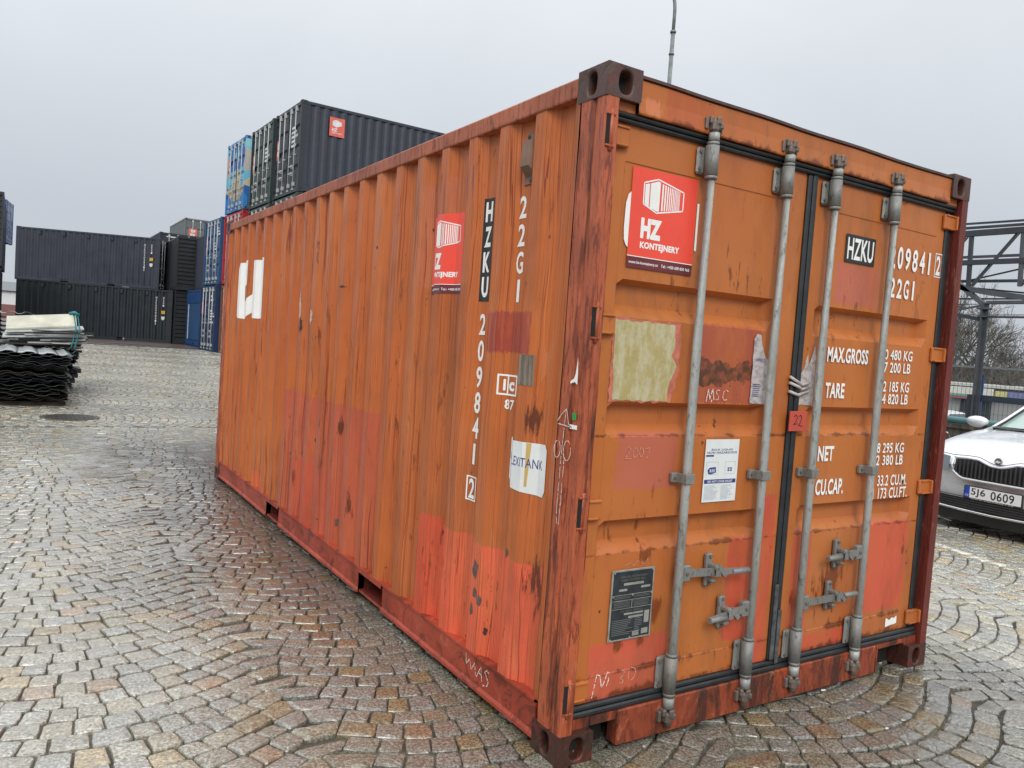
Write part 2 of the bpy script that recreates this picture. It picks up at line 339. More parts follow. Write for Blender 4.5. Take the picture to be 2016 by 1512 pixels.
# sky sheen painted on drier setts; the container's dark reflection painted on wet ones
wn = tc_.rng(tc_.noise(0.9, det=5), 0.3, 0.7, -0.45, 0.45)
soak_shade = tc_.mul(tc_.rng(tc_.ma('ADD', px_, wn), -1.35, -0.35), tc_.mul(tc_.rng(tc_.ma('ADD', py_, wn), 1.5, 2.6), tc_.rng(tc_.ma('ADD', py_, wn), 7.0, 9.0, 1, 0)))
soak_shade2 = tc_.mul(tc_.rng(tc_.ma('ADD', py_, tc_.mul(wn, .5)), -0.95, -0.45), tc_.rng(tc_.ma('ADD', px_, tc_.mul(wn, .6)), 2.3, 2.9, 1, 0))
dry_sheen = tc_.ma('MAXIMUM', tc_.rng(tc_.ma('ADD', px_, wn), -1.2, -0.3, 1, 0), tc_.ma('MAXIMUM', tc_.rng(tc_.ma('ADD', px_, wn), 2.4, 3.0), tc_.rng(py_, 8.0, 10.0)))
dry_sheen = tc_.mul(dry_sheen, tc_.rng(tc_.noise(0.35, det=4), 0.35, 0.55, 0.55, 1.0))
c_ = tc_.mix(tc_.mul(soak_shade, 0.62), c_, (0.055, 0.045, 0.035)); c_ = tc_.mix(tc_.mul(soak_shade2, 0.30), c_, (0.075, 0.06, 0.042)); up_ = tc_.n('ShaderNodeVectorMath', operation='SCALE'); tc_.put(up_.inputs[0], c_); up_.inputs[3].default_value = 1.75
c_ = tc_.mix(dry_sheen, c_, up_.outputs[0]); c_ = tc_.mix(tc_.mul(dry_sheen, 0.10), c_, (0.60, 0.60, 0.585))
# worn white parking lines across the setts
def wline(p, q, hw):
    d = Vector((q[0] - p[0], q[1] - p[1])); L = d.length; d /= L
    u = tc_.ma('ADD', tc_.mul(tc_.ma('SUBTRACT', px_, p[0]), d.x), tc_.mul(tc_.ma('SUBTRACT', py_, p[1]), d.y))
    v = tc_.ma('SUBTRACT', tc_.mul(tc_.ma('SUBTRACT', px_, p[0]), d.y), tc_.mul(tc_.ma('SUBTRACT', py_, p[1]), d.x))
    return tc_.rect(u, v, 0, L, -hw, hw)
wl = tc_.ma('MAXIMUM', wline((5.15, 0.45), (5.75, 2.6), 0.052), wline((5.2, 2.5), (7.3, 1.55), 0.055))
c_ = tc_.mix(tc_.mul(wl, tc_.rng(g2, 0.42, 0.56, 0.95, 0.25)), c_, (0.78, 0.76, 0.66))
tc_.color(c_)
wet = tc_.noise(0.45, k=(1, 0.6, 1), det=4)
tc_.rough(tc_.ma('ADD', tc_.rng(wet, 0.38, 0.62, 0.13, 0.26), tc_.rng(g1, 0.3, 0.7, -0.04, 0.12)))
tc_.bump(tc_.ma('ADD', tc_.mul(g1, 0.16), g2), 0.010)
tc_.b.inputs['Specular IOR Level'].default_value = 1.0; tc_.b.inputs['Coat Weight'].default_value = 0.6; tc_.b.inputs['Coat Roughness'].default_value = 0.16; tc_.b.inputs['Coat IOR'].default_value = 1.5
COB = tc_.m

cx, sx = row_x, 1530.15
def vis(x, y, mg):
    d = Vector((x, y, gz(x, y))) - CAM
    zc = d.dot(row_z)
    if zc < 0.3: return None
    u = 1008 + sx * d.dot(row_x) / zc; v = 756 + sx * d.dot(row_y) / zc
    k = mg * sx / zc
    if u < -k or u > 2016 + k or v > 1512 + k: return None
    return u, v, zc
def hidden(x, y):
    if 0.25 < x < 2.2 and 0.25 < y < 5.85: return True
    if y > 0.3 and x > -1.73 + (y + 2.23) * 0.209 + 1.3 and y > -2.23 + (x + 1.73) * 0.535 + 0.9: return True
    return False
stones = []
rs = random.Random(11)
def col_for():
    r = rs.random(); k = rs.uniform(0.82, 1.15)
    if r < 0.50: b = (0.275, 0.265, 0.238)
    elif r < 0.74: b = (0.262, 0.268, 0.268)
    elif r < 0.90: b = (0.285, 0.258, 0.195)
    elif r < 0.975: b = (0.30, 0.225, 0.115)
    else: b = (0.31, 0.20, 0.125)
    return tuple(q * k * f_ for q, f_ in zip(b, (1.08, 1.11, 1.0)))
def add_stone(q):
    cx_ = sum(p[0] for p in q) / 4; cy_ = sum(p[1] for p in q) / 4
    vz = vis(cx_, cy_, 2.4)
    if not vz or hidden(cx_, cy_): return
    for g_ in ((0.02, 2.42, -0.0, 0.16),):
        pass
    # shrink towards the centre for the joint, jitter the corners
    gr_ = 0.0048 + rs.random() * 0.002; gc_ = 0.003 + rs.random() * 0.0025
    def mv(p, r, d):
        L = math.hypot(r[0]-p[0], r[1]-p[1]) or 1; return (p[0] + (r[0]-p[0]) / L * d, p[1] + (r[1]-p[1]) / L * d)
    q = [mv(q[0], q[3], gr_), mv(q[1], q[2], gr_), mv(q[2], q[1], gr_), mv(q[3], q[0], gr_)]
    q = [mv(q[0], q[1], gc_), mv(q[1], q[0], gc_), mv(q[2], q[3], gc_), mv(q[3], q[2], gc_)]
    g = 0.0; out = []
    for i, p in enumerate(q):
        dx, dy = cx_ - p[0], cy_ - p[1]; L = math.hypot(dx, dy) or 1
        out.append((p[0] + dx / L * g * 1.45 + rs.uniform(-.0035, .0035), p[1] + dy / L * g * 1.45 + rs.uniform(-.0035, .0035)))
    stones.append((vz[2], out, rs.uniform(-0.004, 0.003), rs.gauss(0, .022), rs.gauss(0, .022), col_for(), cx_, cy_))
def rows(xc0, wid, pitch, rad, v0, v1, u_lim, keep, frm):
    """wavy segmental courses: every course is a chain of arcs bulging towards -v, stones laid along it"""
    D = wid / 2; e2 = (0.045 * wid) ** 2
    def wave(u):
        d = abs(((u - xc0 + D) % wid) - D); dd = max(0.0, D - math.sqrt((D - d) ** 2 + e2)); return rad - math.sqrt(rad * rad - dd * dd)
    nj = int((v1 - v0) / pitch); off = [rs.uniform(-.007, .007) for _ in range(nj + 2)]
    wob = [rs.uniform(0, 6.28) for _ in range(nj + 2)]
    def rowv(u, j): return v0 + j * pitch + wave(u) + off[j] + .006 * math.sin(u * 2.7 + wob[j])
    for j in range(nj):
        u = u_lim[0] + rs.random() * .12; first = True; pe = None
        while u < u_lim[1]:
            s_ = (rowv(u + .01, j) - rowv(u - .01, j)) / .02; q = pitch / (1 + s_ * s_)
            b0 = (u, rowv(u, j)); ut = u - s_ * q + rs.uniform(-.006, .006); b1 = (ut, rowv(ut, j + 1))
            if pe is not None:
                qd = [frm(*pe[0]), frm(*b0), frm(*b1), frm(*pe[1])]
                cxx = sum(p[0] for p in qd) / 4; cyy = sum(p[1] for p in qd) / 4
                if keep(cxx, cyy): add_stone(qd)
            pe = (b0, b1); u += rs.uniform(.098, .148) / math.sqrt(1 + s_ * s_)
rows(0.0, 1.5, 0.121, 1.02, -3.5, 10.3, (-6.5, 12), lambda x, y: y < 10.07 + .05 * math.sin(x * 7) and x < 11.4, lambda u, v: (u + .05 * math.sin(v * 1.15 + .4), v + .03 * math.sin(u * 1.9)))
rows(11.15, 2.2, 0.124, 1.5, -8.0, 6.0, (10.1, 31), lambda x, y: 10.03 < y < 31.1 and x < 11.4, lambda u, v: (-v, u + .05 * math.sin(v * 1.3)))
stones.sort(key=lambda s_: s_[0])
def stone_geo(s_, fine):
    zc, q, dz, tx, ty, col, cx_, cy_ = s_
    g0 = gz(cx_, cy_)
    def H(x, y): return g0 + dz + (x - cx_) * tx + (y - cy_) * ty
    if fine:
        ring = []
        for i in range(4):
            a, b = q[i], q[(i + 1) % 4]; pv = q[i - 1]
            def lp(p, r, t): return (p[0] + (r[0] - p[0]) * t, p[1] + (r[1] - p[1]) * t)
            k = rs.uniform(0.05, 0.13)
            ring += [lp(a, pv, k), lp(a, b, k)]
            mid = lp(a, b, rs.uniform(0.4, 0.6)); o_ = rs.uniform(-.002, .004)
            dx, dy = mid[0] - cx_, mid[1] - cy_; L = math.hypot(dx, dy)
            ring.append((mid[0] + dx / L * o_, mid[1] + dy / L * o_))
        n_ = len(ring); vs = [(cx_, cy_, H(cx_, cy_) + 0.0015)]
        def sh(p, t): return (p[0] + (cx_ - p[0]) * t, p[1] + (cy_ - p[1]) * t)
        for t_, h_ in ((0.30, 0.001), (0.045, -0.001), (0.0, -0.006), (-0.02, -0.035)):
            for p in ring:
                a = sh(p, t_); vs.append((a[0], a[1], H(*a) + h_ + (rs.uniform(-.0018, .0018) if h_ > -0.01 else 0)))
        fs = [(0, 1 + i, 1 + (i + 1) % n_) for i in range(n_)]
        for k in range(3):
            for i in range(n_):
                j = (i + 1) % n_; fs.append((1 + k*n_ + i, 1 + (k+1)*n_ + i, 1 + (k+1)*n_ + j, 1 + k*n_ + j))
        return vs, fs
    vs = []
    for t_, h_ in ((0.07, 0.0), (0.0, -0.006), (-0.02, -0.03)):
        for p in q:
            a = (p[0] + (cx_ - p[0]) * t_, p[1] + (cy_ - p[1]) * t_); vs.append((a[0], a[1], H(*a) + h_))
    fs = [(0, 1, 2, 3)]
    for k in range(2):
        for i in range(4):
            j = (i + 1) % 4; fs.append((k*4+i, (k+1)*4+i, (k+1)*4+j, k*4+j))
    return vs, fs
def colattr(me, cols):
    ca = me.color_attributes.new('Col', 'FLOAT_COLOR', 'POINT'); ca.data.foreach_set('color', [c for q in cols for c in (*q, 1.0)])
# the 300 that show largest become setts of their own
def insight(s_):
    v_ = vis(s_[6], s_[7], 0.0)
    if not v_ : return False
    if 0 < s_[6] < 2.44 and s_[7] > 0.0: return False
    return not (s_[6] > -1.73 + (s_[7] + 2.23) * 0.776 and s_[7] > -2.23 + (s_[6] + 1.73) * 0.535)
near = []; rest = []
for s_ in stones:
    (near if len(near) < 300 and insight(s_) else rest).append(s_)
for s_ in near:
    vs, fs = stone_geo(s_, True)
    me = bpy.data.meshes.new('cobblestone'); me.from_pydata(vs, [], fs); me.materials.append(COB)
    colattr(me, [s_[5]] * len(vs))
    newo('cobblestone', me, paving)
V = []; Fc = []; Cc = []; SM = []
for s_ in rest:
    fine = s_[0] < 7.5
    vs, fs = stone_geo(s_, fine); n0 = len(V); V += vs; Fc += [tuple(n0 + i for i in f) for f in fs]; Cc += [s_[5]] * len(vs); SM += [False] * len(fs)
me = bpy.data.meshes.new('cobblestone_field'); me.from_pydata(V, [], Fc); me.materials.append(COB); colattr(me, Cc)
me.polygons.foreach_set('use_smooth', SM)
cf = newo('cobblestone_field', me, paving); cf['kind'] = 'stuff'

# manhole cover
mh = thing('manhole_cover', 'round dark iron manhole cover in the cobbles beside the sheet pile', 'manhole cover', (-1.05, 11.15, gz(0, 11.15)))
b = MB(); b.tube([(0, 0, -0.02), (0, 0, 0.006)], 0.40, 32, smooth=False); b.build('frame', plain('iron', (0.05, 0.045, 0.04), 0.5), mh)
b = MB(); b.tube([(0, 0, -0.01), (0, 0, 0.010)], 0.34, 32, smooth=False)
for i in range(-5, 6):
    for j in range(-5, 6):
        if i*i + j*j < 27: b.box((i*.058 - .02, j*.058 - .02, .009), (i*.058 + .02, j*.058 + .02, .015))
b.build('lid', plain('iron_lid', (0.035, 0.03, 0.028), 0.4), mh)

# ------------------------------------------------------------------ text and decal helpers
_tc = {}
def text_mesh(s, bold=0.0):
    """2D glyph outlines as (verts, faces) normalised to a 0..1 box"""
    key = (s, bold)
    if key in _tc: return _tc[key]
    cu = bpy.data.curves.new('t', 'FONT'); cu.body = s; cu.offset = bold; cu.resolution_u = 3; cu.space_character = 1.06
    o = bpy.data.objects.new('t', cu); COL.objects.link(o)
    bpy.context.view_layer.update()
    me = bpy.data.meshes.new_from_object(o); bpy.data.objects.remove(o)
    vs = [(v.co.x, v.co.y) for v in me.vertices]; fs = [tuple(p.vertices) for p in me.polygons]
    x0 = min(v[0] for v in vs); x1 = max(v[0] for v in vs); y0 = min(v[1] for v in vs); y1 = max(v[1] for v in vs)
    vs = [((x - x0) / (x1 - x0), (y - y0) / (y1 - y0)) for x, y in vs]
    bpy.data.meshes.remove(me); _tc[key] = (vs, fs); return _tc[key]
def put_text(b, s, box, fn, off=0.0, bold=0.015, mi=0):
    """box=(a0,b0,a1,b1) in surface coordinates, fn(a,b,off)->world"""
    vs, fs = text_mesh(s, bold); a0, b0, a1, b1 = box
    b.poly([fn(a0 + u * (a1 - a0), b0 + v * (b1 - b0), off) for u, v in vs], fs, mi)
def quad(b, box, fn, off=0.0, mi=0, n=1):
    a0, b0, a1, b1 = box
    for i in range(n):
        p = a0 + (a1 - a0) * i / n; q = a0 + (a1 - a0) * (i + 1) / n
        b.face([fn(p, b0, off), fn(q, b0, off), fn(q, b1, off), fn(p, b1, off)], mi)
def frame(b, box, wd, fn, off=0.0, mi=0):
    a0, b0, a1, b1 = box; s = 1 if a1 > a0 else -1
    quad(b, (a0, b0, a1, b0 + wd), fn, off, mi); quad(b, (a0, b1 - wd, a1, b1), fn, off, mi)
    quad(b, (a0, b0 + wd, a0 + s * wd, b1 - wd), fn, off, mi); quad(b, (a1 - s * wd, b0 + wd, a1, b1 - wd), fn, off, mi)
_cr = random.Random(99)
def stroke(b, pts, wd, fn, off=0.0, mi=0, chalk=False):
    if chalk:      # broken, uneven chalk: short pieces of changing width with gaps
        for p, q in zip(pts[:-1], pts[1:]):
            L = math.hypot(q[0]-p[0], q[1]-p[1]); n_ = max(1, int(L / .007))
            for i in range(n_):
                if _cr.random() < .10: continue
                a = i / n_; c = min(1, (i + 1.15) / n_); j = lambda: _cr.uniform(-.0006, .0006)
                stroke(b, [(p[0] + (q[0]-p[0])*a + j(), p[1] + (q[1]-p[1])*a + j()), (p[0] + (q[0]-p[0])*c + j(), p[1] + (q[1]-p[1])*c + j())], wd * _cr.uniform(.55, 1.35), fn, off, mi)
        return
    for p, q in zip(pts[:-1], pts[1:]):
        d = Vector((q[0] - p[0], q[1] - p[1])); L = d.length
        if L < 1e-6: continue
        n_ = Vector((-d.y, d.x)) / L * wd / 2
        b.face([fn(p[0] + n_.x, p[1] + n_.y, off), fn(q[0] + n_.x, q[1] + n_.y, off), fn(q[0] - n_.x, q[1] - n_.y, off), fn(p[0] - n_.x, p[1] - n_.y, off)], mi)

# surface of the hero container's long side: x as a function of y (corrugation) --------------
PITCH = 0.277
CD = 0.038
def prof(y):
    if y < 0.205: return 0.006
    if y > 5.86: return 0.006
    t = (y - 1.218) % PITCH
    if t < 0.072: return 0.006
    if t < 0.140: return 0.006 + 0.041 * (t - 0.072) / 0.068
    if t < 0.210: return 0.047
    return 0.047 - 0.041 * (t - 0.210) / 0.067
folds = [0.160, 0.205]
y_ = 1.218 - 4 * PITCH
while y_ < 5.86:
    for d in (0, 0.072, 0.140, 0.210):
        if 0.21 < y_ + d < 5.86: folds.append(y_ + d)
    y_ += PITCH
folds += [5.86, 5.89]
SIDE = lambda a, b_, off: (prof(a) - 0.0015 - off, a, b_)       # a = y
POSTS = lambda a, b_, off: (-0.0035 - off, a, b_)
DY = 0.050
FRONT = lambda a, b_, off: (a, DY - 0.0018 - off, b_)
WZ = [0.188 + 2.314 * i / 26 for i in range(27)]
def wnoise(y, z): return 0.0036 * mn.noise(Vector((y * 2.1, z * 1.7, 0.3)))
def wallx(y, z):
    """the wall as built: linear between its own grid lines"""
    i = min(25, max(0, int((z - WZ[0]) / (WZ[1] - WZ[0])))); tz = (z - WZ[i]) / (WZ[1] - WZ[0])
    k = max(j for j, f in enumerate(folds[:-1]) if f <= y + 1e-7 or j == 0); a, b_ = folds[k], folds[k + 1]; ty = (y - a) / (b_ - a)
    q = [prof(s) * 1.0 + wnoise(s, z0) for s, z0 in ((a, WZ[i]), (b_, WZ[i]), (a, WZ[i+1]), (b_, WZ[i+1]))]
    return (q[0] * (1 - ty) + q[1] * ty) * (1 - tz) + (q[2] * (1 - ty) + q[3] * ty) * tz
def cut_folds(me):
    """split a draped decal along the corrugation folds and push it on to the metal"""
    bm = bmesh.new(); bm.from_mesh(me)
    for f in folds:
        bmesh.ops.bisect_plane(bm, geom=bm.verts[:] + bm.edges[:] + bm.faces[:], plane_co=(0, f, 0), plane_no=(0, 1, 0), dist=1e-6)
    z_lo = min(v.co.z for v in bm.verts); z_hi = max(v.co.z for v in bm.verts)
    for z in WZ:
        if z_lo < z < z_hi: bmesh.ops.bisect_plane(bm, geom=bm.verts[:] + bm.edges[:] + bm.faces[:], plane_co=(0, 0, z), plane_no=(0, 0, 1), dist=1e-6)
    return bm
def drape(b, name, mats, parent):
    """b holds geometry in flat coords (off, y, z); drape it on the corrugation"""
    me = b.mesh(name, mats); bm = cut_folds(me)
    for v in bm.verts: v.co.x = wallx(v.co.y, v.co.z) - 0.0016 - v.co.x
    bm.to_mesh(me); bm.free(); return newo(name, me, parent)
FLAT = lambda a, b_, off: (off, a, b_)

# ------------------------------------------------------------------ the orange container
hero = thing('shipping_container', 'large rust-stained orange shipping container standing on the cobbles in the foreground', 'shipping container')
W, L, H = 2.438, 6.058, 2.591
# corner castings
def casting(x0, y0, z0, sx_, sy_, mat, low):
    """x0,y0 is the outer corner; sx_,sy_ point inwards"""
    b = MB(); wx, wy, h = 0.162, 0.178, 0.118
    def wp(a, c, z): return (x0 + sx_ * a, y0 + sy_ * c, z0 + z)
    def holed(fn, wd, ht, ru, rv, cu, cv, dep):
        N = 24; ring = []; outer = []
        for k in range(N):
            th = 2 * math.pi * k / N; c, s = math.cos(th), math.sin(th)
            e_ = 2.6
            ring.append((cu + ru * math.copysign(abs(c) ** (2 / e_), c), cv + rv * math.copysign(abs(s) ** (2 / e_), s)))
            t = min((wd - cu if c > 0 else cu) / abs(c) if abs(c) > 1e-6 else 9, (ht - cv if s > 0 else cv) / abs(s) if abs(s) > 1e-6 else 9)
            outer.append((cu + c * t, cv + s * t))
        # snap to the corners
        for cc in ((0, 0), (wd, 0), (wd, ht), (0, ht)):
            i = min(range(N), key=lambda k: (outer[k][0] - cc[0]) ** 2 + (outer[k][1] - cc[1]) ** 2); outer[i] = cc
        for k in range(N):
            j = (k + 1) % N
            b.face([fn(*outer[k], 0), fn(*outer[j], 0), fn(*ring[j], 0), fn(*ring[k], 0)])
            r2 = [(cu + (ring[q][0] - cu) * 0.94, cv + (ring[q][1] - cv) * 0.94) for q in (k, j)]
            b.face([fn(*ring[k], 0), fn(*ring[j], 0), fn(*r2[1], dep), fn(*r2[0], dep)])
            b.face([fn(*r2[0], dep), fn(*r2[1], dep), fn(cu, cv, dep + .01)], 1)
    holed(lambda u, v, d: wp(u, d, v), wx, h, 0.032, 0.042, 0.086, 0.058, 0.045)
    holed(lambda u, v, d: wp(d, u, v), wy, h, 0.028, 0.042, 0.094, 0.058, 0.045)
    holed(lambda u, v, d: wp(u, v, d if low else h - d), wx, wy, 0.030, 0.058, 0.085, 0.095, 0.03)
    b.face([wp(0, 0, h if low else 0), wp(wx, 0, h if low else 0), wp(wx, wy, h if low else 0), wp(0, wy, h if low else 0)])
    b.face([wp(wx, 0, 0), wp(wx, wy, 0), wp(wx, wy, h), wp(wx, 0, h)]); b.face([wp(0, wy, 0), wp(wx, wy, 0), wp(wx, wy, h), wp(0, wy, h)])
    o = b.build('corner_casting', [mat, M['void']], hero)
    bv = o.modifiers.new('bevel', 'BEVEL'); bv.width = 0.009; bv.segments = 3; bv.limit_method = 'ANGLE'; bv.angle_limit = R(60)
    return o
for xx, sx_ in ((0, 1), (W, -1)):
    for yy, sy_ in ((0, 1), (L, -1)):
        casting(xx, yy, 0.0, sx_, sy_, M['castlow'], True); casting(xx, yy, H - 0.118, sx_, sy_, M['cast'], False)

# posts: folded section with the hinge recess
def dent(y, z, k=0.003): return k * mn.noise(Vector((y * 5.0, z * 3.0, 1.7)))
def post(x0, sx_, y0, sy_):
    b = MB(); n_ = 40; z0, z1 = 0.118, H - 0.118
    sec = [(0.060, 0.002), (0.010, 0.002), (0.003, 0.010), (0.003, 0.062), (0.009, 0.068), (0.009, 0.078), (0.003, 0.084), (0.003, 0.150), (0.010, 0.160), (0.016, 0.164), (0.060, 0.166), (0.060, 0.002)]
    rows = []
    for i in range(n_ + 1):
        z = z0 + (z1 - z0) * i / n_
        rows.append([(x0 + sx_ * (a + dent(c * 9 + 3 * j, z * 2, 0.0035)), y0 + sy_ * (c + dent(a * 9, z + 5 + j, 0.002)), z) for j, (a, c) in enumerate(sec)])
    for i in range(n_):
        for j in range(len(sec) - 1):
            b.face([rows[i][j], rows[i][j+1], rows[i+1][j+1], rows[i+1][j]], 0)
    return b.build('corner_post', M['post'], hero)
post(0, 1, 0, 1); post(0, 1, L, -1); post(W, -1, L, -1)
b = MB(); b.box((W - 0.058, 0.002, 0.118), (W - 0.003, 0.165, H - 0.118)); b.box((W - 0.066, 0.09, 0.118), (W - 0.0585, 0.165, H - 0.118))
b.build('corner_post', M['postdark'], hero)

# side walls
def side_wall(flip):
    b = MB(); nz = 26; z0, z1 = 0.188, 2.502
    zs = [z0 + (z1 - z0) * i / nz for i in range(nz + 1)]
    ys = []
    for p, q in zip(folds[:-1], folds[1:]):
        ys.append(p)
    ys.append(folds[-1])
    def P_(y, z):
        x = prof(y) + wnoise(y, z)
        return (x, y, z) if not flip else (W - x, y, z)
    for i in range(nz):
        for y0, y1 in zip(ys[:-1], ys[1:]):
            b.face([P_(y0, zs[i]), P_(y1, zs[i]), P_(y1, zs[i+1]), P_(y0, zs[i+1])])
    return b.build('side_wall', M['side'], hero)
swall = side_wall(False); side_wall(True)
# top and bottom side rails
for fl in (False, True):
    X = (lambda x: x) if not fl else (lambda x: W - x)
    b = MB(); n_ = 40
    ys = [0.178 + (L - 0.356) * i / n_ for i in range(n_ + 1)]
    for y0, y1 in zip(ys[:-1], ys[1:]):
        def q(y, x, z): return (X(x + 0.002 * mn.noise(Vector((y * 3, z * 9, 0)))), y, z + 0.003 * mn.noise(Vector((y * 1.3, 7, z))))
        for (xa, za), (xb, zb) in zip([(0.06, 2.497), (0.002, 2.500), (0.0, 2.506), (0.0, 2.566), (0.004, 2.572), (0.07, 2.574)][:-1], [(0.002, 2.500), (0.0, 2.506), (0.0, 2.566), (0.004, 2.572), (0.07, 2.574)]):
            b.face([q(y0, xa, za), q(y1, xa, za), q(y1, xb, zb), q(y0, xb, zb)])
    b.build('top_side_rail', M['toprail'], hero)
    b = MB(); pk = [(1.700, 2.060), (3.750, 4.110)]
    segs = [(0.178, 1.70), (2.06, 3.75), (4.11, L - 0.178)]
    def bend(y): return 0.010 * mn.noise(Vector((y * 0.9, 2, 2)))
    for y0_, y1_ in segs:
        n2 = max(2, int((y1_ - y0_) / 0.1)); yy = [y0_ + (y1_ - y0_) * i / n2 for i in range(n2 + 1)]
        prf = [(0.055, 0.188), (0.001, 0.190), (0.001, 0.180), (0.010, 0.176), (0.011, 0.060), (0.002, 0.048), (0.001, 0.034), (0.05, 0.034)]
        for a, c in zip(yy[:-1], yy[1:]):
            for (xa, za), (xb, zb) in zip(prf[:-1], prf[1:]):
                ta = 1.0 if za < 0.15 else 0.15; tb = 1.0 if zb < 0.15 else 0.15
                b.face([(X(xa + bend(a) * ta), a, za + bend(a * 2) * .4 * ta), (X(xa + bend(c) * ta), c, za + bend(c * 2) * .4 * ta), (X(xb + bend(c) * tb), c, zb + bend(c * 2) * .4 * tb), (X(xb + bend(a) * tb), a, zb + bend(a * 2) * .4 * tb)])
        for yv in (y0_, y1_): b.face([(X(0.011), yv, 0.176), (X(0.011), yv, 0.06), (X(0.002), yv, 0.048), (X(0.002), yv, 0.034), (X(0.05), yv, 0.034), (X(0.05), yv, 0.176)])
    for y0_, y1_ in pk:
        b.face([(X(0.055), y0_, 0.188), (X(0.055), y1_, 0.188), (X(0.001), y1_, 0.190), (X(0.001), y0_, 0.190)])
        b.face([(X(0.001), y0_, 0.160), (X(0.001), y1_, 0.160), (X(0.001), y1_, 0.190), (X(0.001), y0_, 0.190)])
        b.face([(X(0.02), y0_, 0.034), (X(0.02), y1_, 0.034), (X(0.02), y1_, 0.050), (X(0.02), y0_, 0.050)])
    b.build('bottom_side_rail', M['rail'], hero)
for y0_, y1_ in ((1.700, 2.060), (3.750, 4.110)):
    b = MB(); b.face([(0.004, y0_, .16), (W - .004, y0_, .16), (W - .004, y1_, .16), (0.004, y1_, .16)]); b.face([(0.012, y0_, .03), (W, y0_, .03), (W, y0_, .16), (.012, y0_, .16)]); b.face([(0.012, y1_, .03), (W, y1_, .03), (W, y1_, .16), (.012, y1_, .16)])
    b.face([(0.02, y0_, .05), (W - .02, y0_, .05), (W - .02, y1_, .05), (0.02, y1_, .05)])
    b.build('forklift_pocket', M['postdark'], hero)
# roof, floor, far end
b = MB(); n_ = 60
for i in range(n_):
    y0 = 0.12 + (L - 0.24) * i / n_; y1 = 0.12 + (L - 0.24) * (i + 1) / n_; za = 2.560 + (0.008 if i % 4 < 2 else 0); zb = 2.560 + (0.008 if (i + 1) % 4 < 2 else 0)
    b.face([(0.06, y0, za), (W - 0.06, y0, za), (W - 0.06, y1, zb), (0.06, y1, zb)])
b.build('roof_panel', M['toprail'], hero)
b = MB(); b.box((0.06, 0.12, 0.15), (W - 0.06, L - 0.06, 0.185)); b.build('floor', plain('plywood', (0.12, 0.07, 0.04), 0.8), hero)
b = MB(); b.box((0.06, L - 0.05, 0.15), (W - 0.06, L - 0.02, 2.56)); b.build('end_wall', M['side'], hero)

# header and sill
b = MB()
n_ = 30; xs = [0.162 + (W - 0.324) * i / n_ for i in range(n_ + 1)]
for a, c in zip(xs[:-1], xs[1:]):
    def q(x, y, z): return (x, y, z + 0.006 * mn.noise(Vector((x * 2.2, 4, z * 3))) * (1 if z > 2.5 else 0))
    pr_ = [(0.075, 2.440), (0.012, 2.440), (0.010, 2.446), (0.014, 2.500), (0.012, 2.558), (0.020, 2.568), (0.13, 2.572)]
    for (ya, za), (yb, zb) in zip(pr_[:-1], pr_[1:]): b.face([q(a, ya, za), q(c, ya, za), q(c, yb, zb), q(a, yb, zb)])
b.box((0.06, 0.03, 2.440), (0.162, 0.10, H - 0.118)); b.box((W - 0.162, 0.03, 2.440), (W - 0.06, 0.10, H - 0.118))
b.build('header', M['front'], hero)
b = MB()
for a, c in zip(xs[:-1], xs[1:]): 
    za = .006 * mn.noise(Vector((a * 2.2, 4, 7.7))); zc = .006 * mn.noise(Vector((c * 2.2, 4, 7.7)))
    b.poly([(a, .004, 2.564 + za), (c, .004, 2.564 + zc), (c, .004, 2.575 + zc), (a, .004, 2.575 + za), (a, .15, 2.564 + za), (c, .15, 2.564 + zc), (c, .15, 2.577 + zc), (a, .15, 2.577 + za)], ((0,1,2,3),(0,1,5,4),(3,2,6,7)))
b.build('roof_shadow_strip', M['cast'], hero)  # dark strip added for the shadow line along the roof
b = MB()
b.cbox((0.30, 0.020, 0.012), (2.015, 0.06, 0.158), 0.006); b.box((0.162, 0.024, 0.124), (0.30, 0.05, 0.158)); b.box((2.015, 0.024, 0.135), (2.276, 0.05, 0.158))
b.box((0.02, 0.03, 0.118), (0.162, 0.06, 0.158)); b.box((2.276, 0.03, 0.118), (2.42, 0.06, 0.158))
b.cbox((0.292, 0.016, 0.02), (0.302, 0.075, 0.150), 0.002); b.cbox((2.013, 0.016, 0.02), (2.022, 0.075, 0.150), 0.002)
b.build('sill', M['sill'], hero)
b = MB(); b.box((0.162, 0.12, 0.0), (0.30, 0.14, 0.124)); b.build('sill_recess', M['void'], hero)
b = MB(); b.box((2.02, 0.12, 0.0), (2.276, 0.14, 0.135)); b.build('sill_recess', M['void'], hero)

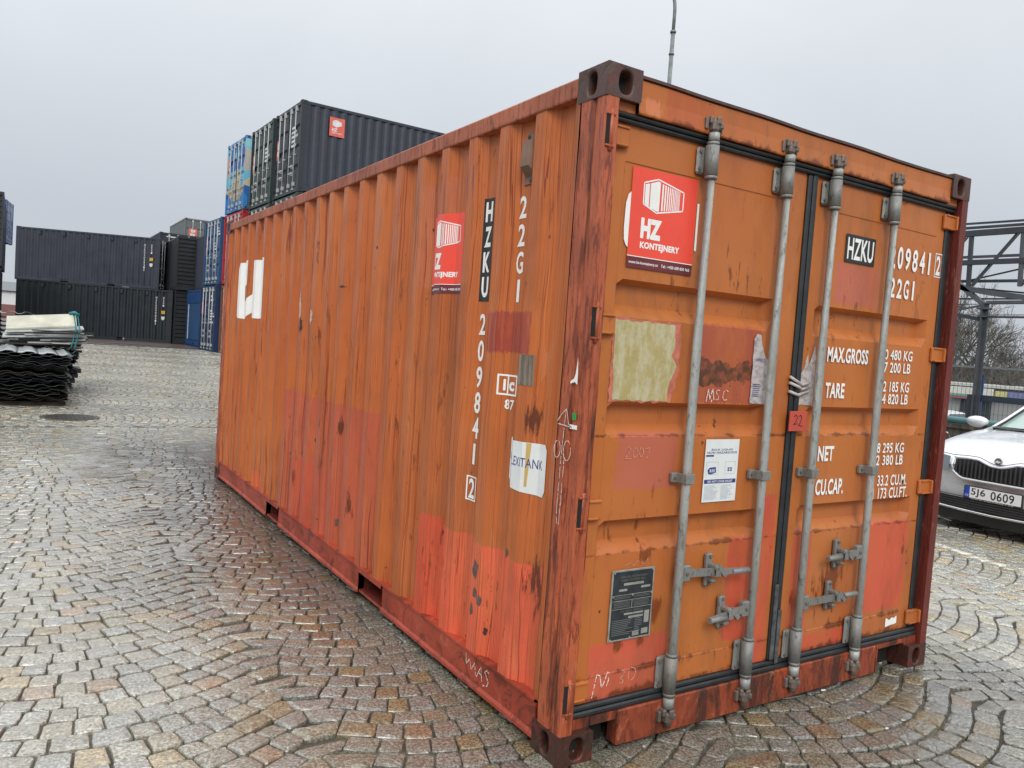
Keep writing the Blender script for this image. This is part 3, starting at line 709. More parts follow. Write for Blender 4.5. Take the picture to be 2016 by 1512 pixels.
# doors ---------------------------------------------------------------
REC = [(1.695, 1.838), (1.235, 1.372), (0.778, 0.912)]
def door(x0, x1, r0, r1):
    b = MB()
    xs = sorted({x0, r0 - 0.006, r0, r0 + 0.030, r1 - 0.030, r1, r1 + 0.006, x1} | {r0 + 0.03 + (r1 - r0 - 0.06) * i / 10 for i in range(1, 10)})
    zs = {0.205, 0.300, 0.304, 2.268, 2.272, 2.405}
    for lo, hi in REC: zs |= {lo, lo + 0.047, hi - 0.020, hi}
    zs = sorted(zs | {0.45, 0.6, 1.0, 1.12, 1.45, 1.57, 1.95, 2.1})
    def dep(x, z):
        d = 0.0
        if r0 - 0.001 <= x <= r1 + 0.001 and 0.302 < z < 2.270: d = 0.0035
        for lo, hi in REC:
            if lo <= z <= hi and r0 <= x <= r1:
                fz = min(1, (z - lo) / 0.047, (hi - z) / 0.020); fx = min(1, (x - r0) / 0.03, (r1 - x) / 0.03)
                d = max(d, 0.050 * max(0, min(fz, fx)))
        return DY + d + 0.0016 * mn.noise(Vector((x * 3, z * 2.4, 6)))
    for xa, xb in zip(xs[:-1], xs[1:]):
        for za, zb in zip(zs[:-1], zs[1:]):
            b.face([(xa, dep(xa, za), za), (xb, dep(xb, za), za), (xb, dep(xb, zb), zb), (xa, dep(xa, zb), zb)])
    for xe in (x0, x1): b.face([(xe, DY, 0.205), (xe, DY + 0.05, 0.205), (xe, DY + 0.05, 2.405), (xe, DY, 2.405)])
    b.face([(x0, DY, 2.405), (x1, DY, 2.405), (x1, DY + .05, 2.405), (x0, DY + .05, 2.405)]); b.face([(x0, DY, .205), (x1, DY, .205), (x1, DY + .05, .205), (x0, DY + .05, .205)])
    return b.build('door', M['front'], hero)
dl = door(0.072, 1.190, 0.152, 1.037); dr = door(1.248, 2.318, 1.325, 2.248)
# gaskets
def gasket(boxes, mat, name='door_gasket', par=hero):
    b = MB()
    for a, c in boxes: b.cbox(a, c, 0.006)
    return b.build(name, mat, par)
gasket([((0.062, 0.030, 2.405), (2.378, 0.070, 2.422)), ((0.062, 0.022, 2.4225), (2.378, 0.068, 2.4395))], M['rubber'])
gasket([((0.062, 0.026, 0.159), (2.378, 0.070, 0.182)), ((0.062, 0.032, 0.1825), (2.378, 0.066, 0.204))], M['rubber'])
gasket([((1.1905, 0.036, 0.205), (1.2165, 0.07, 2.404)), ((1.2175, 0.030, 0.205), (1.2475, 0.066, 2.404))], M['rubber'])
gasket([((1.190, 0.026, 0.21), (1.216, 0.033, 0.56)), ((1.222, 0.024, 0.19), (1.246, 0.029, 0.44))], M['rubgrey'])
gasket([((2.319, 0.040, 0.205), (2.345, 0.075, 2.404)), ((2.346, 0.046, 0.205), (2.376, 0.085, 2.404))], M['rubber'])
gasket([((0.062, 0.06, 0.205), (0.0715, 0.085, 2.404))], M['rubber'])

# hinges
def hinge(x, z, s, parent):
    b = MB()
    b.cbox((x, 0.030, z - 0.038), (x + s * 0.118, 0.0495, z + 0.038) if s > 0 else (x + s * 0.118 + 0.118 * 0, 0.0495, z + 0.038), 0.006) if s > 0 else b.cbox((x + s * 0.118, 0.030, z - 0.038), (x, 0.0495, z + 0.038), 0.006)
    xa, xb = (x - 0.012, x + 0.03) if s > 0 else (x - 0.03, x + 0.012)
    b.cbox((xa, 0.010, z - 0.040), (xb, 0.046, z + 0.040), 0.008)
    b.cbox((min(x + s * .02, x + s * .11), 0.024, z + 0.028), (max(x + s * .02, x + s * .11), 0.031, z + 0.037), 0.002)
    b.cbox((min(x + s * .02, x + s * .10), 0.024, z - 0.037), (max(x + s * .02, x + s * .10), 0.031, z - 0.028), 0.002)
    b.build('hinge', M['front'], parent)
for z in (2.352, 1.662, 0.962, 0.262):
    hinge(0.030, z, 1, dl); hinge(2.405, z, -1, dr)
    # dark box on the near post for the shaded recess, pin rod showing
    b = MB(); b.box((0.008, -0.0025, z - 0.056), (0.034, 0.003, z + 0.056), 0); b.build('hinge_slot', M['void'], hero)
    b = MB(); b.tube([(0.030, 0.002, z - 0.075), (0.030, 0.002, z + 0.075)], 0.0085, 8); b.cbox((0.006, -0.006, z - 0.060), (0.046, 0.002, z - 0.053), 0.001); b.cbox((0.006, -0.006, z + 0.053), (0.046, 0.002, z + 0.060), 0.001)
    b.build('hinge_pin', M['post'], hero)

# locking bars
def bolt(b, x, y, z, mi=1): b.tube([(x, y, z), (x, y - 0.007, z)], 0.0075, 6, mi)
def bar(x, parent):
    b = MB(); b.tube([(x, 0.004, 0.150), (x, 0.004, 0.9), (x, 0.005, 1.6), (x, 0.004, 2.440)], 0.0182, 14)
    b.tube([(x, 0.004, 0.128), (x, 0.004, 0.172)], 0.0235, 12); b.tube([(x, 0.004, 2.415), (x, 0.004, 2.445)], 0.0225, 12)
    b.build('locking_bar', M['galv'], parent)
    for z, s in ((2.478, 1), (0.098, -1)):
        c = MB()
        c.cbox((x - 0.026, -0.018, z - 0.030), (x + 0.010, 0.020, z + 0.016), 0.008); c.cbox((x - 0.034, -0.012, z - 0.004), (x - 0.014, 0.024, z + 0.030), 0.007)
        c.cbox((x + 0.006, -0.020, z - 0.020), (x + 0.032, 0.010, z + 0.008), 0.007); c.cbox((x - 0.010, -0.024, z - 0.006), (x + 0.014, -0.006, z + 0.028), 0.006)
        c.tube([(x, 0.002, z - 0.05), (x, 0.002, z + 0.012)], 0.016, 10)
        c.build('cam', M['cam'], parent)
        k = MB(); k.cbox((x - 0.050, 0.000, z - 0.024), (x - 0.034, 0.022, z + 0.022), 0.004); k.build('cam_keeper', M['cam'], hero); k = MB(); k.cbox((x + 0.030, 0.000, z - 0.028), (x + 0.044, 0.022, z + 0.014), 0.004)
        k.build('cam_keeper', M['cam'], hero)
    for z0_, z1_ in ((2.285, 2.392), (0.198, 0.335)):
        g = MB(); g.cbox((x - 0.052, 0.030, z0_), (x + 0.062, 0.0485, z1_), 0.010)
        g.tube([(x, 0.006, z0_ - 0.020), (x, 0.006, z0_ - 0.008)], 0.0262, 12); g.tube([(x, 0.008, z0_ - 0.006), (x, 0.008, z1_ + 0.004)], 0.0275, 14); g.tube([(x, 0.006, z1_ + 0.006), (x, 0.006, z1_ + 0.018)], 0.0250, 12)
        for bx in (x - 0.040, x + 0.050):
            for bz in (z0_ + 0.020, z1_ - 0.020): bolt(g, bx, 0.031, bz)
        g.build('bar_guide', [M['galvd'], M['cam']], parent)
    g = MB(); g.cbox((x - 0.052, 0.030, 1.052), (x - 0.018, 0.0485, 1.092), 0.003); g.cbox((x + 0.018, 0.030, 1.052), (x + 0.060, 0.0485, 1.092), 0.003)
    g.cbox((x - 0.024, -0.020, 1.052), (x + 0.024, -0.0145, 1.092), 0.002); g.cbox((x - 0.024, -0.016, 1.052), (x - 0.0185, 0.040, 1.092), 0.002); g.cbox((x + 0.0185, -0.016, 1.052), (x + 0.024, 0.040, 1.092), 0.002)
    bolt(g, x - 0.038, 0.031, 1.072); bolt(g, x + 0.045, 0.031, 1.072)
    g.build('bar_guide', [M['galvd'], M['cam']], parent)
BX = (0.550, 1.008, 1.338, 1.800)
for i, x in enumerate(BX): bar(x, dl if i < 2 else dr)
def handle(xb, xe, z, ze, xc, parent):
    s = 1 if xe > xb else -1
    b = MB(); b.cbox((min(xb + s*.018, xb + s*.062), -0.004, z - 0.034), (max(xb + s*.018, xb + s*.062), 0.024, z + 0.034), 0.005)
    b.beam((xb + s * .05, 0.004, z), (xc, -0.002, z + (ze - z) * .4), 0.014, 0.030)
    b.beam((xc, -0.004, z + (ze - z) * .4), (xe, -0.010, ze), 0.010, 0.024)
    b.tube([(xe - s * .10, -0.010, ze + .001), (xe, -0.012, ze)], 0.0125, 8)
    bolt(b, xb + s * .040, -0.004, z); b.build('handle', [M['galvd'], M['cam']], parent)
    c = MB(); zc = z + (ze - z) * .45
    c.cbox((xc - .018, 0.026, zc - .070), (xc + .018, 0.0485, zc + .070), 0.006)
    c.cbox((xc - .012, -0.022, zc + .010), (xc + .012, 0.030, zc + .032), 0.005)
    c.cbox((xc - .010, -0.026, zc - .018), (xc + .018, -0.016, zc + .030), 0.004)
    c.beam((xc, -0.020, zc + .030), (xc + .045, -0.024, zc - .014), .012, .020)
    c.cbox((xc - .014, -0.006, zc - .048), (xc + .014, 0.030, zc - .030), 0.005)
    bolt(c, xc, 0.027, zc + .058); bolt(c, xc, 0.027, zc - .060)
    c.build('handle_catch', [M['galvd'], M['cam']], parent)
handle(BX[0], 0.950, 0.680, 0.664, 0.750, dl); handle(BX[1], 0.735, 0.486, 0.468, 0.850, dl)
handle(BX[2], 1.745, 0.462, 0.470, 1.590, dr); handle(BX[3], 1.500, 0.668, 0.662, 1.625, dr)

# ------------------------------------------------------------------ print, stickers and chalk on the orange container
def sticker(fn, parent, a0, a1, b0, b1, builder=None, name='sticker', text=True):
    """red dealer sticker; u runs left to right, v downwards"""
    b = MB(); X = lambda u: a0 + (a1 - a0) * u; Y = lambda v: b1 + (b0 - b1) * v
    quad(b, (X(0), Y(.883), X(1), Y(0)), fn, 0.0, 0); quad(b, (X(0), Y(1), X(1), Y(.883)), fn, 0.0, 1); quad(b, (X(0), Y(.888), X(1), Y(.880)), fn, 0.0006, 2)
    def pg(pts, mi, off): b.face([fn(X(u), Y(v), off) for u, v in pts], mi)
    hexo = [(.177, .142), (.385, .082), (.785, .160), (.785, .350), (.386, .420), (.180, .353)]
    hx = [(X(u), Y(v)) for u, v in hexo]; stroke(b, hx + [hx[0]], 0.0055, fn, 0.0006, 2)
    pg([(.195, .156), (.258, .139), (.262, .372), (.197, .348)], 2, 0.0006); pg([(.272, .136), (.387, .101), (.420, .108), (.420, .400), (.384, .403), (.276, .378)], 2, 0.0006)
    n_ = 11; u = .448
    for i in range(n_):
        w_ = .034 * (0.90 ** i); u2 = u + w_ * .72
        t0, t1 = (u - .42) / .355, (u2 - .42) / .355
        pg([(u, .113 + .055 * t0), (u2, .113 + .055 * t1), (u2, .396 - .050 * t1), (u, .396 - .050 * t0)], 2, 0.0006); u += w_ * 1.22
        if u > .765: break
    if text:
        put_text(b, 'HZ', (X(.170), Y(.695), X(.480), Y(.490)), fn, 0.0006, 0.065, 2)
        put_text(b, 'KONTEJNERY', (X(.176), Y(.812), X(.780), Y(.727)), fn, 0.0006, 0.045, 2)
        put_text(b, 'www.hz-kontejnery.cz', (X(.030), Y(.965), X(.467), Y(.928)), fn, 0.0006, 0.02, 2)
        put_text(b, 'Tel.: +420 608 830 963', (X(.516), Y(.960), X(.962), Y(.928)), fn, 0.0006, 0.02, 2)
    return b
T3 = [M['stick'], M['stickd'], M['white']]
b = sticker(FRONT, dl, 0.188, 0.528, 1.884, 2.262); b.build('sticker', T3, dl)
b = sticker(FLAT, swall, 1.395, 1.045, 1.788, 2.178); drape(b, 'sticker', T3, swall)
# remnants of the old white logo under the sticker
b = MB(); pts = [(.188, 2.165), (.176, 2.155), (.166, 2.120), (.164, 2.03), (.168, 1.985), (.178, 1.966), (.188, 1.957)]
b.face([FRONT(x, z, -0.0006) for x, z in pts + [(.196, 1.957), (.196, 2.165)]]); b.build('old_logo_paint', M['white'], dl); b = MB(); b.face([FRONT(x, z, -0.0006) for x, z in ((.534, 2.173), (.545, 2.172), (.545, 1.985), (.534, 1.986))])
b.build('old_logo_paint', M['white'], dl)
# right door lettering
def ft(s, x0, z0, x1, z1, bold=.02): b = MB(); put_text(b, s, (x0, z0, x1, z1), FRONT, 0.0, bold); b.build('lettering', M['white'], dr)
for k_, ch in enumerate('209841'):
    x_ = 1.862 + k_ * .0645; ft(ch, x_ + (.015 if ch == '1' else 0), 2.068, x_ + (.030 if ch == '1' else .046), 2.180, .022)
b = MB(); frame(b, (2.258, 2.062, 2.322, 2.186), 0.005, FRONT); b.build('check_digit_box', M['white'], dr); ft('2', 2.270, 2.074, 2.310, 2.174, .022)
for k_, ch in enumerate('22G1'): x_ = 1.882 + k_ * .060; ft(ch, x_ + (.015 if ch == '1' else 0), 1.925, x_ + (.030 if ch == '1' else .044), 2.022, .022)
for s, x0, z0, x1, z1 in (('MAX.GROSS', 1.442, 1.583, 1.758, 1.655), ('TARE', 1.449, 1.415, 1.594, 1.487), ('NET', 1.437, 1.115, 1.555, 1.187), ('CU.CAP.', 1.440, .953, 1.652, 1.030)): ft(s, x0, z0, x1, z1, .03)
for s, x0, z0, x1, z1 in (('30 480 KG', 1.865, 1.616, 2.135, 1.668), ('67 200 LB', 1.865, 1.552, 2.126, 1.604), ('2 185 KG', 1.905, 1.456, 2.130, 1.508), ('4 820 LB', 1.905, 1.394, 2.128, 1.446),
                          ('28 295 KG', 1.872, 1.146, 2.135, 1.198), ('62 380 LB', 1.872, 1.084, 2.135, 1.136), ('33.2 CU.M.', 1.930, .978, 2.186, 1.034), ('1 173 CU.FT.', 1.900, .912, 2.200, .968)): ft(s, x0, z0, x1, z1, .016)
b = MB(); quad(b, (1.506, 2.056, 1.736, 2.187), FRONT, 0.0, 0); put_text(b, 'HZKU', (1.520, 2.070, 1.722, 2.172), FRONT, 0.0006, .02, 1); b.build('owner_code_decal', [M['black'], M['white']], dr)
# left door: product leaflet, data plate, residues
b = MB(); X0, X1, Z0, Z1 = .692, .894, .958, 1.224
quad(b, (X0, Z0, X1, Z1), FRONT, 0.0004, 0)
lu = lambda u: X0 + (X1 - X0) * u; lv = lambda v: Z1 - (Z1 - Z0) * v
put_text(b, 'BULK LIQUID', (lu(.18), lv(.185), lu(.82), lv(.150)), FRONT, .001, .02, 1); put_text(b, 'NON HAZARDOUS', (lu(.06), lv(.230), lu(.94), lv(.195)), FRONT, .001, .02, 1)
quad(b, (lu(.03), lv(.275), lu(.26), lv(.247)), FRONT, .001, 1); quad(b, (lu(.03), lv(.705), lu(.97), lv(.640)), FRONT, .001, 1)
put_text(b, 'DO NOT LOOSE SHUNT', (lu(.13), lv(.692), lu(.87), lv(.655)), FRONT, .0014, .02, 0)
b.face([FRONT(lu(u), lv(v), .001) for u, v in ((.10, .49), (.16, .45), (.34, .44), (.36, .53), (.20, .56), (.13, .55))], 1)
for i in range(3): quad(b, (lu(.17 + .055*i), lv(.525), lu(.195 + .055*i), lv(.475)), FRONT, .0014, 0)
for i in range(2):
    for j in range(2): quad(b, (lu(.70 + .075*i), lv(.515 - .035*j), lu(.755 + .075*i), lv(.490 - .035*j)), FRONT, .001, 1)
frame(b, (lu(.62), lv(.56), lu(.93), lv(.36)), .0015, FRONT, .0008, 2); frame(b, (lu(.06), lv(.56), lu(.42), lv(.36)), .0015, FRONT, .0008, 2)
rr = random.Random(3)
for i in range(13):
    v = .735 + i * .0185; quad(b, (lu(.05), lv(v + .008), lu(.05 + rr.uniform(.25, .42)), lv(v)), FRONT, .0008, 2); quad(b, (lu(.54), lv(v + .008), lu(.54 + rr.uniform(.2, .40)), lv(v)), FRONT, .0008, 2)
b.build('leaflet', [M['paper'], M['navy'], M['papergrey']], dl)
b = MB(); X0, X1, Z0, Z1 = .240, .452, .432, .708
b.cbox((X0 - .004, DY - .0055, Z0 - .004), (X1 + .004, DY - .001, Z1 + .004), .001, 1)
PL = lambda a, c, off: (a, DY - .0058 - off, c)
quad(b, (X0 + .003, Z0 + .003, X1 - .003, Z1 - .003), PL, 0, 0)
put_text(b, 'APPROVED FOR TRANSPORT', (lu(.18), lv(.105), lu(.84), lv(.075)), PL, .0006, .0, 2); put_text(b, 'UNDER CUSTOMS SEAL', (lu(.20), lv(.150), lu(.80), lv(.122)), PL, .0006, .0, 2)
quad(b, (lu(.27), lv(.215), lu(.76), lv(.178)), PL, .0006, 1); quad(b, (lu(.16), lv(.295), lu(.36), lv(.262)), PL, .0006, 1); quad(b, (lu(.70), lv(.275), lu(.93), lv(.242)), PL, .0006, 1)
for v in (.345, .425, .545): quad(b, (lu(.02), lv(v + .008), lu(.98), lv(v)), PL, .0008, 1)
quad(b, (lu(.49), lv(.545), lu(.505), lv(.43)), PL, .0008, 1)
for v in (.372, .392, .445, .465, .485, .505, .52): quad(b, (lu(.06), lv(v + .006), lu(.45), lv(v)), PL, .0006, 2); quad(b, (lu(.54), lv(v + .006), lu(.92), lv(v)), PL, .0006, 2)
put_text(b, 'CSC SAFETY APPROVAL', (lu(.24), lv(.600), lu(.78), lv(.575)), PL, .0006, .0, 2)
quad(b, (lu(.32), lv(.645), lu(.80), lv(.618)), PL, .0006, 1); quad(b, (lu(.44), lv(.700), lu(.80), lv(.668)), PL, .0006, 1); quad(b, (lu(.83), lv(.80), lu(.95), lv(.62)), PL, .0006, 1)
for i in range(9): quad(b, (lu(.05), lv(.720 + i*.026), lu(.05 + rr.uniform(.3, .52)), lv(.712 + i*.026)), PL, .0006, 2); quad(b, (lu(.60), lv(.720 + i*.026), lu(.60 + rr.uniform(.1, .2)), lv(.712 + i*.026)), PL, .0006, 2)
quad(b, (lu(.56), lv(.97), lu(.72), lv(.90)), PL, .0006, 1); quad(b, (lu(.78), lv(.96), lu(.94), lv(.88)), PL, .0006, 1)
for u, v in ((.03, .02), (.97, .02), (.5, .36), (.5, .985), (.03, .985), (.03, .36), (.97, .36)): b.tube([PL(lu(u), lv(v), 0), PL(lu(u), lv(v), .003)], .0045, 6, 1)
b.build('data_plate', [M['plate'], M['alu'], plain('plate_print', (.16, .165, .16), .5)], dl)
def ragged(pts, amp, seed, step=0.02):
    r_ = random.Random(seed); out = []
    for p, q in zip(pts, pts[1:] + pts[:1]):
        n_ = max(1, int(math.hypot(q[0]-p[0], q[1]-p[1]) / step))
        for i in range(n_):
            t = i / n_; out.append((p[0] + (q[0]-p[0])*t + r_.uniform(-amp, amp), p[1] + (q[1]-p[1])*t + r_.uniform(-amp, amp)))
    return out
def patch(pts, mat, name, parent, off=0.0, fn=FRONT):
    b = MB(); b.face([fn(x, z, off) for x, z in pts]); return b.build(name, mat, parent)
patch(ragged([(.152, 1.694), (.50, 1.690), (.505, 1.50), (.47, 1.372), (.152, 1.372)], .006, 21), plain('pink_residue', (.50, .15, .10), .6, var=.3, sc=30), 'glue_residue', dl, -0.0025)
patch(ragged([(.160, 1.684), (.470, 1.684), (.472, 1.60), (.462, 1.56), (.488, 1.52), (.470, 1.47), (.456, 1.455), (.452, 1.378), (.170, 1.378), (.164, 1.5)], .004, 1), M['cream'], 'glue_residue', dl, -0.0015)
patch(ragged([(.936, 1.378), (.936, 1.66), (.950, 1.682), (.975, 1.675), (.985, 1.64), (1.0, 1.60), (1.02, 1.575), (1.058, 1.56), (1.085, 1.53), (1.08, 1.47), (1.05, 1.44), (1.075, 1.41), (1.06, 1.378)], .003, 2), M['film'], 'torn_film', dl, 0.0)
patch(ragged([(1.258, 1.378), (1.262, 1.46), (1.258, 1.50), (1.285, 1.56), (1.30, 1.62), (1.312, 1.56), (1.33, 1.60), (1.345, 1.665), (1.36, 1.60), (1.36, 1.378)], .003, 4), M['film'], 'torn_film', dr, 0.0)
b = MB()   # the strip of film pulled across the gasket
for k, (z0_, z1_, z2_) in enumerate(((1.505, 1.480, 1.470), (1.478, 1.462, 1.450), (1.44, 1.425, 1.43))):
    b.tube([(1.175, DY - .012, z0_), (1.215, .018, z1_), (1.262, DY - .012, z2_), (1.32, DY - .008, z2_ + .012)], .007, 6)
b.build('film_strip', M['film'], dl)
b = MB(); put_text(b, 'DIRECT', (.952, 1.562, 1.012, 1.575), FRONT, .0008, .0, 0)
for i in range(7): quad(b, (.946, 1.410 + i*.0085, .990 + rr.uniform(-.01, .01), 1.413 + i*.0085), FRONT, .0008, 0)
b.build('lettering', M['navy'], dl)
b = MB(); b.cbox((1.172, .016, 1.262), (1.292, .022, 1.352), .001); b.build('seal_tag', M['tagred'], dl)
b = MB(); TG = lambda a, c, off: (a, .0150, c)
stroke(b, [(1.198, 1.328), (1.212, 1.336), (1.222, 1.325), (1.214, 1.305), (1.198, 1.292), (1.225, 1.296)], .0035, TG); stroke(b, [(1.232, 1.328), (1.245, 1.335), (1.253, 1.322), (1.245, 1.30), (1.234, 1.288), (1.262, 1.284)], .0035, TG)
b.build('tag_number', M['black'], dl)
patch(ragged([(2.118, .278), (2.135, .270), (2.15, .262), (2.17, .276), (2.19, .268), (2.215, .280), (2.215, .240), (2.118, .228)], .002, 9), M['white'], 'torn_label', dr)
# chalk on the doors
b = MB()
stroke(b, [(.672, 1.382), (.681, 1.435), (.692, 1.392), (.706, 1.436), (.716, 1.390)], .004, FRONT, chalk=True)
stroke(b, [(.748, 1.430), (.733, 1.432), (.728, 1.418), (.744, 1.408), (.742, 1.392), (.726, 1.390)], .0028, FRONT, chalk=True); stroke(b, [(.800, 1.426), (.786, 1.434), (.772, 1.424), (.768, 1.404), (.776, 1.390), (.796, 1.392)], .0028, FRONT, chalk=True)
b2 = MB(); stroke(b, [(.706, 1.39), (.700, 1.380)], .004, FRONT, chalk=True)
stroke(b2, [(.254, 1.190), (.270, 1.200), (.282, 1.188), (.272, 1.170), (.256, 1.152), (.288, 1.152)], .002, FRONT, chalk=True); stroke(b2, [(.306, 1.195), (.296, 1.175), (.302, 1.155), (.316, 1.160), (.320, 1.185), (.306, 1.195)], .002, FRONT, chalk=True)
stroke(b2, [(.334, 1.195), (.328, 1.170), (.340, 1.156), (.350, 1.175), (.344, 1.194), (.334, 1.195)], .002, FRONT, chalk=True); stroke(b2, [(.358, 1.190), (.384, 1.192), (.368, 1.150)], .002, FRONT, chalk=True)
stroke(b, [(.180, .215), (.190, .262), (.198, .308), (.214, .300), (.226, .252), (.236, .268), (.252, .310), (.262, .302), (.258, .270), (.250, .252)], .0045, FRONT, chalk=True)
stroke(b2, [(.318, .296), (.330, .304), (.340, .296), (.330, .280), (.318, .272), (.336, .262), (.330, .250), (.316, .256)], .0028, FRONT, chalk=True); stroke(b2, [(.362, .304), (.362, .254)], .0028, FRONT, chalk=True); stroke(b2, [(.372, .308), (.392, .302), (.400, .284), (.392, .264), (.372, .250)], .003, FRONT, chalk=True)
for (xa, xb) in ((.30, .40),): stroke(b2, [(xa, .728), (xa + .03, .738), (xa + .045, .722), (xa + .06, .742), (xb, .726), (xb + .02, .748)], .0018, FRONT, chalk=True)
b.build('chalk_writing', M['chalk'], dl); b2.build('chalk_writing', plain('faint_chalk', (.66, .36, .27), .8), dl)
# side lettering (y runs right to left)
def st_(b, s, y0, z0, y1, z1, bold=.012, mi=0, off=0.0): put_text(b, s, (y0, z0, y1, z1), FLAT, off, bold, mi)
ZS = [(1.596, 1.692), (1.474, 1.572), (1.352, 1.452), (1.236, 1.334), (1.120, 1.218), (1.000, 1.096)]
def one(s, y0, z0, y1, z1, bold=.022): b = MB(); st_(b, s, y0, z0, y1, z1, bold); drape(b, 'lettering', M['white'], swall)
for s, (z0_, z1_) in zip('209841', ZS): one(s, .876 if s != '1' else .860, z0_, .824 if s != '1' else .840, z1_)
b = MB(); frame(b, (.888, .832, .812, .945), .006, FLAT); drape(b, 'check_digit_box', M['white'], swall); one('2', .876, .842, .826, .934)
for s, (z0_, z1_) in zip('22G1', [(2.096, 2.190), (1.978, 2.072), (1.862, 1.956), (1.742, 1.838)]): one(s, .598 if s != '1' else .580, z0_, .546 if s != '1' else .560, z1_)
one('i', .618, 1.362, .606, 1.412, .05); one('c', .588, 1.362, .546, 1.402, .04); one('87', .606, 1.282, .540, 1.326, .02)
b = MB(); frame(b, (.644, 1.342, .528, 1.432), .008, FLAT); quad(b, (.600, 1.35, .592, 1.425), FLAT); drape(b, 'emblem_box', M['white'], swall)
b = MB(); quad(b, (.888, 1.748, .812, 2.214), FLAT, 0, 0)
for s, z0_, z1_ in (('H', 2.108, 2.198), ('Z', 1.994, 2.086), ('K', 1.880, 1.972), ('U', 1.766, 1.860)): st_(b, s, .878, z0_, .823, z1_, .035, 1, .0006)
for zz_ in (2.097, 1.983, 1.870): pass
drape(b, 'owner_code_decal', [M['black'], M['white']], swall)
# big white painted initial of the old owner at the far end
b = MB()
def pol(pts): b.face([(0.0, y, z) for y, z in pts])
pol([(5.105, 2.165), (5.40, 2.150), (5.445, 2.09), (5.50, 2.00), (5.52, 1.75), (5.48, 1.675), (5.42, 1.635), (5.14, 1.625), (5.155, 1.775), (5.165, 1.93), (5.115, 1.94)])
pol([(5.160, 1.780), (5.146, 1.626), (4.86, 1.79), (4.88, 1.955)])
pol([(4.905, 2.150), (4.875, 1.637), (4.66, 1.637), (4.66, 2.150)]); pol([(4.63, 2.16), (4.63, 1.637), (4.56, 1.637), (4.56, 2.16)])
drape(b, 'owner_initial', M['white'], swall)
# taped and papered spots
b = MB(); quad(b, (.480, 1.400, .365, 1.524), FLAT, .0004); drape(b, 'grey_tape', M['tape'], swall)
pts = [(.535, 1.172), (.490, 1.166), (.40, 1.170), (.285, 1.172), (.272, 1.150), (.272, .985), (.285, .960), (.38, .966), (.45, .970), (.49, .985), (.520, .978), (.535, 1.0)]
b = MB(); b.face([(0.0012, y, z) for y, z in pts]); b.face([(0.0016, y, z) for y, z in ((.372, 1.169), (.352, 1.169), (.362, .99), (.372, .99))], 2)
put_text(b, 'FLEXITANK', (.480, 1.068, .295, 1.106), FLAT, .0018, .004, 1); put_text(b, 'LIQU', (.532, 1.078, .488, 1.110), FLAT, .0018, .0, 1)
drape(b, 'paper_notice', [M['paper'], M['navy'], plain('rust_run', (.55, .38, .12), .6)], swall)
# dents that broke the paint
for i, (y, z, s) in enumerate(((.70, .555, .050), (.69, .452, .030), (.655, .43, .028), (.71, .375, .030), (.46, .70, .03), (2.55, .34, .035))):
    r_ = random.Random(i + 40); b = MB(); b.face([(0.0003, y + s * .55 * math.cos(a) * r_.uniform(.6, 1.2), z + s * math.sin(a) * r_.uniform(.5, 1.2)) for a in [k * math.pi / 5 for k in range(10)]])
    drape(b, 'paint_scar', plain('scar', (.11, .075, .065), .5, var=.4, sc=40), swall)
# pale scuffs and small holes where something has struck the ribs
for i, (y, z, sy_, sz_, mt) in enumerate(((3.47, 1.72, .030, .13, 'pale'), (3.44, 1.60, .022, .06, 'dk'), (3.20, 1.66, .035, .05, 'pale'), (3.28, 1.61, .04, .03, 'pale'), (2.06, 2.07, .012, .012, 'dk'), (4.15, 1.80, .03, .018, 'dk'), (2.62, 1.86, .05, .008, 'dk'), (1.42, 2.12, .012, .012, 'dk'), (3.62, .62, .04, .02, 'dk'), (3.05, .80, .06, .02, 'dk'), (2.2, .62, .02, .05, 'dk'), (1.05, .52, .02, .03, 'dk'), (.62, .30, .012, .02, 'dk'))):
    r_ = random.Random(i + 90); b = MB(); b.face([(0.0003, y + sy_ * math.cos(a) * r_.uniform(.45, 1.25), z + sz_ * math.sin(a) * r_.uniform(.45, 1.25)) for a in [k * math.pi / 7 for k in range(14)]])
    drape(b, 'paint_scuff', {'pale': plain('pale_scuff', (.58, .36, .28), .6, var=.35, sc=60), 'dk': plain('dark_scuff', (.05, .022, .016), .6, var=.4, sc=60)}[mt], swall)
# ventilator
v_ = MB(); xs_ = 0.047
v_.cbox((xs_ - .006, .468, 2.232), (xs_ - .001, .572, 2.445), .002)
z0_, z1_, z2_ = 2.262, 2.300, 2.405
A = [(xs_ - .006, .480, z0_), (xs_ - .006, .560, z0_), (xs_ - .006, .560, z2_ + .008), (xs_ - .006, .480, z2_ + .008)]
B_ = [(xs_ - .045, .490, z1_), (xs_ - .045, .552, z1_), (xs_ - .040, .552, z2_), (xs_ - .040, .490, z2_)]
v_.poly(A + B_, ((4, 5, 6, 7), (0, 1, 5, 4), (1, 2, 6, 5), (2, 3, 7, 6), (3, 0, 4, 7)))
for y, z in ((.485, 2.430), (.555, 2.430), (.520, 2.246)): v_.tube([(xs_ - .006, y, z), (xs_ - .010, y, z)], .008, 8, 1)
v_.build('ventilator', [M['vent'], M['black']], swall)
